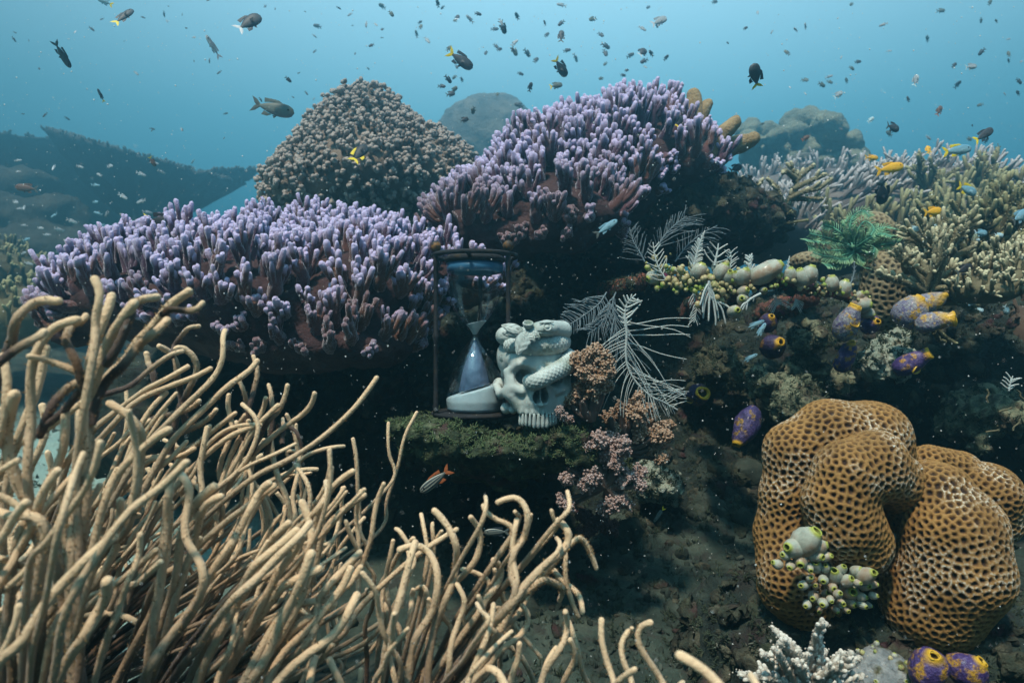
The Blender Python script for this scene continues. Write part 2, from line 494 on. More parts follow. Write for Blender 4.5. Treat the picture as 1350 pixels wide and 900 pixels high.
grow_m = mat('encrusting_growth', [(0.008, 0.011, 0.009), (0.026, 0.030, 0.022), (0.055, 0.055, 0.038), (0.12, 0.12, 0.085)], scale=34, detail=10, rough=.95, bump=(210, 1.0, .006), mott=(16, (0.045, 0.018, 0.022), .55, .66), tip=(0.03, 0.045, 0.025), tip_from=.5, tip_to=1.3)
o = growth(REEF_V, REEF_N, vis, 2600, .004, .030, grow_m, 'encrusting_growth', 13); o['label'] = 'ragged dark sponges and crusts covering the reef face'; o['category'] = 'growth'
blade_v, blade_q, blade_t = lathe([(0.5, 0), (0.45, .5), (0.3, .85), (0.03, 1.0)], 4)
def turf(Vs, Ns, pool, n_c, per, L, wdt, m, name, seed, parent=None, label=None):
    r = np.random.default_rng(seed); c = r.choice(pool, n_c); P_ = np.repeat(Vs[c], per, 0); Nn_ = np.repeat(Ns[c], per, 0); cs = np.repeat(r.uniform(.4, 1.5, n_c), per)
    n = len(P_); D = nrm(Nn_ + r.normal(0, .75, (n, 3)) + np.array([0, 0, .25])); P_ = P_ + r.normal(0, L * .45, (n, 3)) * cs[:, None] - Nn_ * L * .1
    l = L * r.uniform(.4, 1.3, n) * cs; w_ = wdt * r.uniform(.6, 1.4, n) * (0.6 + .4 * cs)
    v, q = scatter(blade_v, blade_q, P_, np.stack([w_, w_, l], -1), rot_to(D)); b = MB(); b.add(v, q, np.tile(blade_t, n))
    o = b.build(name, m, parent); o['kind'] = 'stuff'
    if label: o['label'] = label; o['category'] = 'algae'
    return o
turf(REEF_V, REEF_N, up, 6500, 13, 0.008, 0.0017, turf_m, 'turf_algae', 1, label='dark green turf algae tufts coating the reef rock')
turf(REEF_V, REEF_N, vis, 900, 9, 0.006, 0.0030, pale_m, 'pale_crust', 3, label='pale sponge and crust specks on the reef rock')
# rubble on the seabed right of the whips
gxr = np.concatenate([rng.uniform(-0.1, 1.3, 5000), rng.uniform(-2.5, 1.5, 2500)]); gyr = np.concatenate([rng.uniform(0.75, 2.1, 5000), rng.uniform(1.0, 4.5, 2500)])
s = rng.uniform(0.002, 0.007, 7500) * rng.uniform(0.4, 1.4, 7500)
T = np.stack([gxr, gyr, ground_rel(gxr, gyr) + CAMZ], -1)
v, q = scatter(bv, bq, T, np.stack([s, s * 2.2, s * 0.7], -1), rot_to(rng.normal(0, 1, (7500, 3))))
v = v + 0.004 * np.stack([vn(v, 250, 1), vn(v, 250, 2), vn(v, 250, 3)], -1)
rub_m = mat('rubble', [(0.010, 0.016, 0.013), (0.028, 0.040, 0.032), (0.08, 0.095, 0.078)], scale=7, rough=0.95, bump=(150, 0.6, 0.006))
mb = MB(); mb.add(v, q)
tx_ = rng.uniform(-.1, 1.3, 1200); ty_ = rng.uniform(.8, 2.3, 1200)
sv, sq = ball(26, 18)      # stones, lumpy
xs_ = np.concatenate([rng.uniform(0.0, 1.3, 110), rng.uniform(-1.6, 0.2, 40)]); ys_ = np.concatenate([rng.uniform(0.85, 2.2, 110), rng.uniform(1.1, 3.5, 40)])
S_ = rng.uniform(0.015, 0.06, 150)[:, None] * rng.uniform(.5, 1.2, (150, 3)) * np.array([1, 1, .7])
T = np.stack([xs_, ys_, ground_rel(xs_, ys_) + CAMZ], -1)
v, q = scatter(sv, sq, T, S_, rot_to(rng.normal(0, 1, (150, 3))))
v = v + 0.018 * np.stack([fbm(v, 18, 4, 1), fbm(v, 18, 4, 2), fbm(v, 18, 4, 3)], -1) + .004 * np.stack([vn(v, 120, 4), vn(v, 120, 5), vn(v, 120, 6)], -1)
mb.add(v, q)
gvv = np.concatenate([v[rng.choice(len(v), 900)], np.stack([tx_, ty_, ground_rel(tx_, ty_) + CAMZ], -1)]); growth(gvv, np.tile([0, 0, 1.0], (len(gvv), 1)), np.arange(len(gvv)), 1500, .003, .018, grow_m, 'seabed_growth', 14)
tag(mb.build('rubble', rub_m), 'scattered small coral rubble over the seabed', 'rubble', kind='stuff')
tx = np.concatenate([rng.uniform(-0.2, 1.3, 3000), rng.uniform(-1.5, 0.2, 700)]); ty = np.concatenate([rng.uniform(.75, 2.3, 3000), rng.uniform(1.0, 3.0, 700)])
tv = np.concatenate([np.stack([tx, ty, ground_rel(tx, ty) + CAMZ], -1), v[rng.choice(len(v), 1500)]]); tn = np.tile([0, 0, 1.0], (len(tv), 1))
turf(tv, tn, np.arange(len(tv)), 3000, 12, 0.009, 0.0020, turf_m, 'seabed_turf', 7, label='short olive algae turf on the seabed stones')
# ================================================================ purple finger corals
purple = mat('finger_coral', [(0.045, 0.020, 0.048), (0.085, 0.042, 0.085), (0.14, 0.080, 0.125)], scale=6, detail=8, rough=0.75, bump=(300, 0.9, 0.005),
             tip=(0.64, 0.58, 0.90), tip_from=0.66, tip_to=1.06, sheen=1.0, sheen_tint=(0.80, 0.86, 1.0), mott=(3.5, (0.15, 0.065, 0.038), 0.50, 0.66), sss=0.1, u_mix=(0.13, 0.055, 0.030))
purple_base = mat('finger_coral_base', [(0.018, 0.010, 0.013), (0.045, 0.024, 0.028), (0.07, 0.038, 0.034)], scale=16, detail=10, rough=0.9, bump=(120, 0.8, 0.008))

def finger_colony(name, label, prims, lo, hi, res, d, seed, fl, fr, k=0.05, lean=(0, -0.1, 0.9), short=None, brown=None, origin=None, nfing=(5, 8)):
    def f(P):
        dd = None
        for c, r in prims:
            e = ell(P, c, r); dd = e if dd is None else smin(dd, e, k)
        return dd + 0.03 * fbm(P, 7.0, 3, seed)
    V, Q = nets(f, lo, hi, res)
    Nn = vnormals(V, Q)
    root = tag(empty(name, origin if origin is not None else V.mean(0)), label, 'coral')
    vb = V + Nn * (0.010 * fbm(V, 35, 3, 3))[:, None]
    mb = MB(); mb.add(vb, Q); mb.build('base', purple_base, root)
    r = np.random.default_rng(seed)
    keep = face_cam(V, Nn, -0.35) & (Nn[:, 2] > -0.55)
    ids = poisson(V, Nn, d, len(V), r, keep)
    D = np.linalg.norm(V[ids] - np.array([0, 0, CAMZ]), axis=1)
    ids = ids[np.argsort(D)]
    # more than a hundred lobes: the hundred nearest are parts, the rest one part
    rest = MB(); cnt = 0
    for i in ids:
        if r.random() < .05: continue          # a few bare spots
        p = V[i]; n = Nn[i]
        g = nrm(n * 0.55 + np.array(lean) * (0.9 if n[2] > -0.2 else 0.45) + r.normal(0, 0.12, 3))
        L = fl * r.uniform(0.75, 1.25); nf = r.integers(*nfing)
        if short is not None: L *= short(p, n)
        # lobes are ridges: fingers side by side along a line
        side = nrm(np.cross(g, n + r.normal(0, 0.6, 3)))
        c = rest if cnt >= 99 else MB()
        uu = float(np.clip((brown(p) if brown else 0) + r.normal(0, .14) + (.5 if r.random() < .08 else 0), 0, .85))
        stem = np.array([p - n * 0.02, p + g * L * 0.25, p + g * L * 0.55])
        v, q, t = tube(smooth_path(stem, 5), [fr * 3.0, fr * 2.8, fr * 2.5, fr * 2.0, fr * 1.3], 10); v = v + fr * .5 * np.stack([vn(v, .5 / fr, 1), vn(v, .5 / fr, 2), vn(v, .5 / fr, 3)], -1)
        c.add(v, q, 0.5 * t, uu)
        for a in range(nf):
            off = (a - (nf - 1) / 2) / max(1, nf - 1)
            b = p + g * L * r.uniform(.10, .42) + side * off * fr * 3.6 + r.normal(0, fr * 0.6, 3)
            sp = nrm(g + side * off * 0.75 + r.normal(0, 0.16, 3))
            l = L * r.uniform(0.42, 0.80) * (1 - 0.25 * abs(off))
            tipdir = nrm(sp + np.array([0, 0, 0.45]))
            pts = smooth_path([b, b + sp * l * 0.5, b + sp * l * 0.5 + tipdir * l * 0.5], 7)
            rr = fr * r.uniform(0.70, 1.2) * np.array([1.15, 1.1, 1.02, 1.0, 1.02, 1.05, 0.98])
            v, q, t = tube(pts, rr, 9)
            v = v + 0.0016 * np.stack([vn(v, 190, 1), vn(v, 190, 2), vn(v, 190, 3)], -1)
            c.add(v, q, t, uu)
            if r.random() < 0.3:
                b2 = pts[4]; s2 = nrm(sp + r.normal(0, 0.7, 3) + np.array([0, 0, .4]))
                v, q, t = tube(smooth_path([b2, b2 + s2 * l * 0.18, b2 + s2 * l * 0.25 + np.array([0, 0, l * 0.08])], 4), fr * 0.8, 8)
                c.add(v, q, 0.6 + 0.4 * t, uu)
        if c is not rest: c.build('lobe', purple, root)
        cnt += 1
    if rest.n:
        o = rest.build('lobe', purple, root); o['kind'] = 'stuff'
    return root, V, Nn

def pr(px, py, Y, rx, ry, rz): return (W(px, py, Y), (U(rx, Y), ry, U(rz, Y)))
LEFT = [pr(330, 405, 1.50, 190, 0.24, 66), pr(165, 410, 1.45, 78, 0.15, 38), pr(480, 405, 1.55, 100, 0.22, 62), pr(108, 440, 1.42, 30, 0.09, 26),
        pr(590, 375, 1.68, 70, 0.18, 38), pr(420, 455, 1.42, 125, 0.14, 26), pr(240, 372, 1.6, 105, 0.2, 34), pr(430, 352, 1.75, 140, 0.2, 38)]
finger_colony('finger_coral', 'broad purple finger coral with pale lavender tips behind the beige sea whips on the left', LEFT,
              (-1.25, 1.1, 0.85), (0.25, 2.1, 1.35), 0.013, 0.033, 3, 0.072, 0.0052, nfing=(8, 14), origin=W(330, 470, 1.55),
              short=lambda p, n: 0.35 if n[2] < -0.25 else (0.8 if n[2] < 0.0 else 1.0), brown=lambda p: (1.075 - p[2]) / 0.10)
RIGHT = [pr(812, 225, 1.95, 108, 0.22, 58), pr(740, 250, 1.85, 90, 0.2, 60), pr(700, 285, 1.72, 85, 0.16, 38), pr(892, 232, 1.95, 48, 0.2, 28), pr(620, 308, 1.68, 42, .12, 26), pr(775, 258, 1.84, 92, .17, 42),
         pr(775, 292, 1.62, 46, 0.10, 26), pr(715, 308, 1.64, 62, 0.10, 20), pr(660, 322, 1.68, 40, 0.1, 18), pr(640, 300, 1.85, 55, 0.16, 45), pr(835, 192, 2.05, 52, 0.2, 38), pr(620, 330, 1.75, 50, 0.14, 25)]
finger_colony('finger_coral', 'tall purple finger coral arching over the dark hollow above the skull', RIGHT,
              (-0.25, 1.35, 1.15), (0.75, 2.4, 1.85), 0.013, 0.035, 5, 0.072, 0.0057, nfing=(8, 14), origin=W(800, 300, 1.9),
              short=lambda p, n: 0.4 if n[2] < -0.2 else 1.0, brown=lambda p: (1.36 - p[2]) / 0.14)

# ================================================================ knobbly mound coral
knob_m = mat('knobbly_coral', [(0.09, 0.072, 0.058), (0.17, 0.135, 0.11), (0.25, 0.20, 0.165)], scale=8, detail=8, rough=0.85, bump=(90, 0.7, 0.01),
             tip=(0.42, 0.38, 0.36), tip_from=0.5, tip_to=1.2, sheen=0.35, sheen_tint=(0.8, 0.85, 1))
def knob_mound(name, label, prims, lo, hi, res, d, r0, seed, m=knob_m, cat='coral', n_sub=6, k=0.1):
    def f(P):
        dd = None
        for c, r in prims:
            e = ell(P, c, r); dd = e if dd is None else smin(dd, e, k)
        return dd + 0.04 * fbm(P, 4.0, 3, seed)
    V, Q = nets(f, lo, hi, res); Nn = vnormals(V, Q)
    r = np.random.default_rng(seed)
    mb = MB(); mb.add(V, Q)
    ids = poisson(V, Nn, d, len(V), r, face_cam(V, Nn, -0.4))
    bb, bbq = ball(8, 6)
    P_, S_, A_ = [], [], []
    for i in ids:
        g = nrm(Nn[i] + np.array([0, 0, 0.25]) + r.normal(0, .15, 3)); h = r0 * r.uniform(0.6, 3.2)
        for k_ in range(2): P_.append(V[i] + g * h * k_ / 3); S_.append(r0 * 0.95); A_.append(0.2)
        for k_ in range(n_sub):
            P_.append(V[i] + g * h + nrm(r.normal(0, 1, 3)) * r0 * 1.05 + g * r0 * 0.5); S_.append(r0 * r.uniform(0.5, 0.9)); A_.append(0.9)
    P_, S_, A_ = np.array(P_), np.array(S_), np.array(A_)
    v, q = scatter(bb, bbq, P_, S_)
    v = v + r0 * 0.22 * np.stack([vn(v, 1.1 / r0, 1), vn(v, 1.1 / r0, 2), vn(v, 1.1 / r0, 3)], -1)
    mb.add(v, q, np.repeat(A_, len(bb)))
    return tag(mb.build(name, m, origin=prims[0][0]), label, cat)
MOUND = [pr(495, 250, 2.75, 112, 0.40, 58), pr(487, 212, 2.75, 86, 0.33, 46), pr(482, 180, 2.75, 50, 0.25, 24), pr(476, 160, 2.75, 30, 0.2, 16), pr(555, 228, 2.75, 50, .25, 34), pr(425, 260, 2.7, 55, 0.3, 35), pr(575, 255, 2.75, 45, 0.25, 48)]
knob_mound('knobbly_coral', 'grey-brown pyramid-shaped knobbly coral mound behind the purple corals', MOUND,
           (-1.1, 2.1, 1.3), (0.1, 3.3, 2.2), 0.022, 0.0245, 0.0112, 9)

# ================================================================ rounded corals far off
far_m = mat('massive_coral', [(0.05, 0.052, 0.045), (0.10, 0.10, 0.085), (0.16, 0.155, 0.125)], scale=5, detail=10, rough=0.9, bump=(26, 0.8, 0.03))
def boulder(name, label, prims, res, seed, m, k=0.04, amp=0.02, sc=6.0, h=0.0, hs=30.0, cat='coral', parent=None):
    c = np.array([p[0] for p in prims]); rr = np.array([p[1] for p in prims])
    lo = (c - rr).min(0) - 0.12 * rr.max(); hi = (c + rr).max(0) + 0.12 * rr.max()
    def f(P):
        dd = None
        for cc, r in prims:
            e = ell(P, cc, r); dd = e if dd is None else smin(dd, e, k)
        return dd + amp * fbm(P, sc, 3, seed)
    V, Q = nets(f, lo, hi, res)
    if h: V = V + vnormals(V, Q) * (h * fbm(V, hs, 3, seed + 1))[:, None]
    mb = MB(); mb.add(V, Q)
    return tag(mb.build(name, m, origin=prims[0][0]), label, cat), V, Q
boulder('dome_coral', 'smooth blue-grey dome coral faded by the water behind the two big corals', [pr(645, 195, 9.5, 72, 0.6, 70), pr(655, 250, 9.5, 60, 0.6, 70)], 0.045, 4, far_m, 0.1, 0.05, 3, 0.03, 18)
rr_ = np.random.default_rng(21)
LOB = [pr(1035, 225, 7.2, 55, 0.4, 48)]
for a in range(30):
    x = rr_.uniform(985, 1128); top = 152 + ((x - 1045) / 75) ** 2 * 36
    LOB.append(pr(x, rr_.uniform(top, 250), rr_.uniform(6.55, 6.9), rr_.uniform(13, 20), rr_.uniform(.14, .22), rr_.uniform(12, 19)))
lobe_m = mat('lobed_coral', [(0.10, 0.115, 0.085), (0.17, 0.19, 0.14), (0.24, 0.26, 0.18)], scale=5, rough=.9, bump=(40, .9, .03))
boulder('lobed_coral', 'pale green mound of rounded lobes far behind the brown tube sponges', LOB, 0.022, 5, lobe_m, 0.012, 0.01, 5, 0.035, 13)
boulder('lobed_coral', 'small pale lobed coral at the foot of the hazy lobed mound', [pr(1040, 225, 5.8, 20, .15, 9), pr(1055, 212, 5.9, 16, .15, 9), pr(1025, 232, 5.7, 16, .15, 9), pr(1045, 240, 5.9, 26, .2, 12)], 0.02, 15, far_m, 0.02, 0.01, 8, 0.008, 30)

# ================================================================ short-branched thickets
def twig_mesh(mb, P, D, L, R, r, sub=3, seg=5, curve=0.3):
    """branching twigs standing at P along D"""
    for p, d, l, rad in zip(P, D, L, R):
        d2 = nrm(d + r.normal(0, curve, 3) + np.array([0, 0, 0.2]))
        pts = smooth_path([p - d * l * 0.15, p + d * l * 0.5, p + d * l * 0.55 + d2 * l * 0.45], 4)
        v, q, t = tube(pts, rad * np.array([1.25, 1.1, 0.95, 0.7]), seg)
        mb.add(v, q, t)
        for s_ in range(sub):
            a = r.uniform(0.25, 0.8); b = p + d * l * a
            ds = nrm(d + r.normal(0, 0.55, 3) + np.array([0, 0, 0.3]))
            ll = l * r.uniform(0.25, 0.55)
            v, q, t = tube(smooth_path([b, b + ds * ll * .5, b + ds * ll], 3), rad * np.array([0.85, 0.8, 0.6]), seg)
            mb.add(v, q, 0.4 + 0.6 * t)
def thicket(name, label, prims, res, d, L, R, seed, m, lean, sub=3, k=0.05, grp=None, seg=5, zlim=-0.4):
    c = np.array([p[0] for p in prims]); rr = np.array([p[1] for p in prims])
    lo = (c - rr).min(0) - 0.05; hi = (c + rr).max(0) + 0.05
    def f(P):
        dd = None
        for cc, r in prims:
            e = ell(P, cc, r); dd = e if dd is None else smin(dd, e, k)
        return dd + 0.02 * fbm(P, 6, 3, seed)
    V, Q = nets(f, lo, hi, res); Nn = vnormals(V, Q); r = np.random.default_rng(seed)
    ids = poisson(V, Nn, d, len(V), r, face_cam(V, Nn, -0.45) & (Nn[:, 2] > zlim))
    mb = MB(); mb.add(V, Q, 0.0)
    D = nrm(Nn[ids] * 0.6 + np.array(lean) + r.normal(0, 0.22, (len(ids), 3)))
    twig_mesh(mb, V[ids], D, L * r.uniform(.6, 1.25, len(ids)), R * r.uniform(.8, 1.2, len(ids)), r, sub, seg)
    return tag(mb.build(name, m, origin=prims[0][0]), label, 'coral', grp)
lav_m = mat('twiggy_coral', [(0.07, 0.06, 0.065), (0.12, 0.11, 0.11), (0.17, 0.16, 0.15)], scale=6, rough=0.85, bump=(120, 0.5, 0.005), tip=(0.50, 0.50, 0.52), tip_from=0.4, tip_to=1.1)
cream_m = mat('cream_coral', [(0.06, 0.055, 0.032), (0.12, 0.11, 0.065), (0.18, 0.165, 0.10)], scale=8, rough=0.8, bump=(200, 0.6, 0.004), tip=(0.58, 0.56, 0.38), tip_from=0.55, tip_to=1.15)
olive_m = mat('olive_coral', [(0.03, 0.028, 0.013), (0.07, 0.062, 0.028), (0.12, 0.105, 0.05)], scale=7, rough=0.8, bump=(200, 0.6, 0.004), tip=(0.36, 0.36, 0.20), tip_from=0.6, tip_to=1.1)
thicket('twiggy_coral', 'pale lavender twiggy coral ridge rising to the right below the hazy mound', [pr(1120, 290, 3.6, 130, .35, 38), pr(1220, 262, 3.9, 105, .35, 36), pr(1270, 290, 4.0, 90, .35, 45)], 0.05, 0.055, 0.13, 0.0095, 31, lav_m, (0.9, -0.1, 0.5))
thicket('twiggy_coral', 'brownish twiggy coral bush beside the lower end of the purple arch', [pr(1010, 305, 2.9, 55, .25, 42), pr(960, 320, 2.8, 40, .2, 35)], 0.04, 0.045, 0.075, 0.006, 32, lav_m, (0.2, -0.2, 0.8))
thicket('table_coral', 'hazy pale table coral under the lobed mound', [pr(1070, 250, 5.2, 62, .5, 18), pr(1020, 262, 5.2, 60, .4, 30)], 0.06, 0.075, 0.12, 0.012, 33, lav_m, (0.3, 0, 0.8), 2)
thicket('twiggy_coral', 'dim olive thicket of branching coral in front of the lavender ridge', [pr(1190, 345, 3.0, 125, .35, 45), pr(1290, 330, 3.1, 90, .35, 55)], 0.05, 0.062, 0.16, 0.011, 34, olive_m, (0.25, -0.1, 0.9))
thicket('twiggy_coral', 'low greenish coral growth on the slope left of the purple coral', [pr(30, 420, 3.6, 110, .4, 40), pr(10, 370, 4.6, 60, .4, 35)], 0.05, 0.06, 0.07, 0.012, 36, olive_m, (0, -0.1, 0.7))
thicket('bushy_coral', 'small hazy bushy coral at the left edge under the big table coral', [pr(-5, 345, 5.5, 26, .2, 30)], 0.035, 0.05, 0.09, 0.012, 37, olive_m, (0.2, -0.1, 0.8))

# ================================================================ big table coral on the left, far off
table_m = mat('table_coral', [(0.018, 0.02, 0.02), (0.035, 0.035, 0.032), (0.05, 0.05, 0.045)], scale=3, rough=0.9, bump=(30, 0.7, 0.02), tip=(0.12, 0.13, 0.12), tip_from=0.4, tip_to=1.1)
def table_coral(name, label, tops, seed, trunk, d=0.14, L=0.16):
    """plates: ellipsoid caps with ragged rims on a tapering foot"""
    root = tag(empty(name, trunk[0][0]), label, 'coral')
    r = np.random.default_rng(seed)
    for (c, rad, tilt) in tops:
        R = Matrix.Rotation(tilt[0], 3, 'X') @ Matrix.Rotation(tilt[1], 3, 'Y'); Rn = np.array(R)
        mbp = MB(); na, nr_ = 96, 26
        a = np.arange(na) / na * 2 * math.pi
        rim = 1 + 0.10 * np.array([vn(np.array([math.cos(t) * 2, math.sin(t) * 2, seed]), 1.3, seed) for t in a]) + 0.05 * r.normal(0, 1, na)
        rs = np.linspace(0, 1, nr_)
        T_ = np.array([[[math.cos(t) * rad[0] * s * rim[i_] , math.sin(t) * rad[1] * s * rim[i_], 0.10 * rad[2] * s * s] for i_, t in enumerate(a)] for s in rs])
        B_ = T_.copy(); B_[..., 2] -= rad[2] * (1.04 - rs[:, None] ** 1.2)
        G = np.concatenate([T_, B_[::-1]], 0); G = G + 0.03 * np.stack([vn(G, 5, 1), vn(G, 5, 2), vn(G, 5, 3)], -1)
        Vv = G.reshape(-1, 3) @ Rn.T + c
        n = len(G); i_ = np.arange(n - 1)[:, None] * na; j_ = np.arange(na)[None]; k_ = (j_ + 1) % na
        Qq = np.stack([i_ + j_, i_ + k_, i_ + na + k_, i_ + na + j_], -1).reshape(-1, 4)
        mbp.add(Vv, Qq, 0.1)
        # twigs on top and along the rim
        nt_ = int(3.2 * rad[0] * rad[1] / d ** 2) + 260
        ang = r.uniform(0, 2 * math.pi, nt_); q_ = np.sqrt(r.uniform(0, 1, nt_)); q_[:260] = r.uniform(0.93, 1.0, 260)
        ri = rim[(ang / 2 / math.pi * na).astype(int) % na]
        loc = np.stack([np.cos(ang) * rad[0] * q_ * ri, np.sin(ang) * rad[1] * q_ * ri, 0.08 * rad[2] * q_ ** 2], -1)
        out_ = np.stack([np.cos(ang), np.sin(ang), np.zeros(nt_)], -1) * (q_[:, None] > 0.9) * 0.9
        D = nrm((out_ + np.array([0, 0, 0.8])) @ Rn.T + r.normal(0, .2, (nt_, 3)))
        twig_mesh(mbp, loc @ Rn.T + c, D, L * r.uniform(.5, 1.1, nt_) * np.where(q_ > .9, .9, .8), np.full(nt_, 0.016), r, 1, 4)
        mbp.build('plate', table_m, root)
    dd = MB()
    (c0, r0), (c1, r1), (c2, r2) = trunk
    v, q, t = tube(smooth_path([c0, c1, c2], 60), np.interp(np.linspace(0, 1, 60), [0, .5, 1], [r0, r1, r2]), 120, cap=False)
    v = v + 0.30 * np.stack([fbm(v, 1.8, 5, 1), fbm(v, 1.8, 5, 2), fbm(v, 1.8, 5, 3)], -1)
    dd.add(v, q); dd.build('foot', table_m, root)
    return root
table_coral('table_coral', 'huge dark table coral with a ragged sloping plate in the blue distance on the left',
            [(W(200, 217, 9.0), (1.05, 1.1, 0.85), (0.12, 0.27)), (W(10, 204, 9.8), (1.15, 1.2, 0.6), (0.08, -0.04)), (W(296, 236, 9.3), (0.38, 0.35, 0.10), (0.05, -0.22))], 5,
            ((W(90, 400, 9.5), 1.9), (W(95, 320, 9.5), 1.7), (W(120, 262, 9.4), 1.5)), d=0.13, L=0.075)
boulder('boulder_coral', 'dim rounded coral boulders under the left part of the big table coral', [pr(25, 250, 8.3, 45, .4, 28), pr(75, 285, 8.0, 40, .4, 25), pr(-10, 300, 7.8, 60, .5, 50), pr(60, 340, 7.8, 120, .8, 40)], 0.04, 44, mat('boulder_coral', [(0.015, 0.017, 0.015), (0.03, 0.032, 0.026), (0.05, 0.05, 0.04)], scale=5, rough=.9, bump=(26, .8, .03)), 0.08, 0.10, 2.5, 0.06, 8)

# ================================================================ brown tube sponges beside the purple arch
sponge_m = mat('brown_sponge', [(0.17, 0.12, 0.06), (0.26, 0.19, 0.10), (0.33, 0.25, 0.14)], scale=14, rough=0.9, bump=(160, 0.9, 0.006), spots=None)
def sponge(label, chain, Y, seed):
    pts = [W(x, y, Y + dz) for x, y, r, dz in chain]; rad = [U(r, Y) for x, y, r, dz in chain]
    P = smooth_path(pts, 18); R = np.interp(np.linspace(0, 1, 18), np.linspace(0, 1, len(rad)), rad)
    v, q, t = tube(P, R, 18); v = v + 0.004 * np.stack([fbm(v, 40, 3, seed), fbm(v, 40, 3, seed + 1), fbm(v, 40, 3, seed + 2)], -1)
    mb = MB(); mb.add(v, q, t)
    return tag(mb.build('tube_sponge', sponge_m, origin=pts[0]), label, 'sponge', 'brown sponges behind the purple arch')
sponge('tall flat-topped brown sponge lobe rising above the purple arch', [(905, 190, 14, 0), (912, 155, 17, 0), (915, 132, 14, 0), (914, 126, 9, 0)], 1.86, 1)
sponge('short brown sponge lobe leaning right beside the flat-topped one', [(915, 180, 11, 0), (926, 150, 10, 0), (932, 138, 8, 0)], 1.86, 2)
sponge('little rounded brown sponge knob left of the flat-topped lobe', [(890, 170, 9, 0), (888, 145, 7, 0), (887, 131, 6, 0)], 1.86, 3)
sponge('slim brown sponge lobe pointing up to the right between the others', [(935, 205, 14, 0), (950, 180, 11, 0), (962, 168, 11, 0), (969, 161, 9, 0)], 1.86, 4)
sponge('thick two-lobed brown sponge finger lying to the right over the blue water', [(935, 215, 13, 0), (955, 198, 16, 0), (975, 190, 13, 0), (989, 185, 12, 0), (993, 183, 9, 0)], 1.90, 5)
# ================================================================ skull statue with a coiled snake
KY = 1.22; K = KY / FPX
SK0 = W(706, 492, KY + 0.03)
yaw = math.radians(12)        # face turned a little to the right of the picture
pit = math.radians(4)
Rsk = np.array(Matrix.Rotation(yaw, 3, 'Z') @ Matrix.Rotation(pit, 3, 'X'))
def skw(P): return SK0 + (np.asarray(P, float) * K) @ Rsk.T
stone = mat('cast_stone', [(0.27, 0.34, 0.34), (0.38, 0.45, 0.445), (0.45, 0.52, 0.51)], scale=14, rough=0.6, bump=(160, 0.25, 0.003), mott=(22, (0.17, 0.22, 0.185), 0.54, 0.70))
dark_stone = mat('cast_stone_recess', [(0.03, 0.04, 0.045), (0.06, 0.07, 0.07)], scale=20, rough=0.9)
skull_root = tag(empty('skull_statue', SK0), 'pale blue-grey cast skull with a snake coiled round it, standing on the green ledge', 'statue')

def skull_f(P):
    e = lambda c, r, R=None: ell(P, c, r, R)
    d = e((0, 34, 18), (46, 60, 40))                          # cranium
    d = smin(d, e((-1, -6, 18), (40, 27, 22)), 8)             # forehead
    d = smin(d, e((-1, -8, -10), (44, 24, 26)), 8)           # middle of the face
    d = smin(d, e((-1, -16, -36), (27, 20, 20)), 8)           # maxilla
    d = smin(d, e((-1, -19, -50), (27, 16, 12)), 5)           # tooth arch bone
    for s in (-1, 1):
        d = smin(d, capsule(P, (s * 11, -30, 13), (s * 28, -24, 15), 4, 4.0), 5)        # brow ridge
        d = smin(d, capsule(P, (s * 28, -24, 15), (s * 40, -11, 4), 4.0, 4.5), 5)
        d = smin(d, capsule(P, (s * 42, -12, 4), (s * 38, -18, -16), 4.5, 6), 4)        # outer orbit rim
        d = smin(d, capsule(P, (s * 38, -18, -17), (s * 24, -26, -21), 6, 5), 4)        # lower orbit rim
        d = smin(d, capsule(P, (s * 40, -14, -22), (s * 46, 8, -28), 8, 6), 5)          # cheek bone
        d = smin(d, capsule(P, (s * 46, 8, -28), (s * 46, 40, -22), 6, 5), 4)           # cheek arch
        d = smin(d, capsule(P, (s * 36, -16, -28), (s * 24, -18, -44), 8, 8), 6)        # down to the maxilla
        d = smin(d, e((s * 40, 52, -28), (10, 13, 16)), 6)
    d = smin(d, capsule(P, (-1, -32, 8), (-1, -38, -10), 5, 4.5), 4)       # nasal bone
    d = smin(d, e((0, 70, -8), (34, 26, 22)), 8)
    for s in (-1, 1):
        d = smax(d, -e((-1 + s * 23, -34, -1), (14, 20, 15)), 3)    # eye sockets
        d = smax(d, -e((-1 + s * 20, -16, -2), (9, 16, 10)), 3)
        d = smax(d, -e((s * 52, 22, -8), (7, 16, 11)), 4)             # temples
        d = smax(d, -e((s * 26, -40, -33), (7, 7, 7)), 6)
    rim = ell(P, (-1, -31, -23), (13, 9, 16.5))
    d = smin(d, rim, 4)
    nose = np.minimum(ell(P, (-6.2, -34, -27), (5.6, 26, 8.8)), ell(P, (4.2, -34, -27), (5.6, 26, 8.8)))
    nose = smin(nose, ell(P, (-1, -34, -18), (6.6, 24, 10.0)), 2)
    d = smax(d, -nose, 1.2)
    d = np.minimum(d, np.maximum(capsule(P, (-1, -28, -16), (-1, -34, -36), 1.2, 1.6), -P[..., 1] - 40))
    d = smin(d, capsule(P, (-3, -38, -37.5), (1, -38, -37.5), 1.6), 1.5)
    d = smax(d, (-51 - P[..., 2]), 3)
    d = d + 0.6 * fbm(P, 0.07, 3, 2)
    d = d + np.where(P[..., 2] < -42, 0.9 * np.cos((P[..., 0] + 1) * 2 * math.pi / 7.2) * np.clip((-42 - P[..., 2]) / 8, 0, 1), 0)
    return d
V, Q = nets(skull_f, (-62, -54, -66), (62, 104, 72), 1.3)
mb = MB(); mb.add(skw(V), Q); mb.build('skull', stone, skull_root)
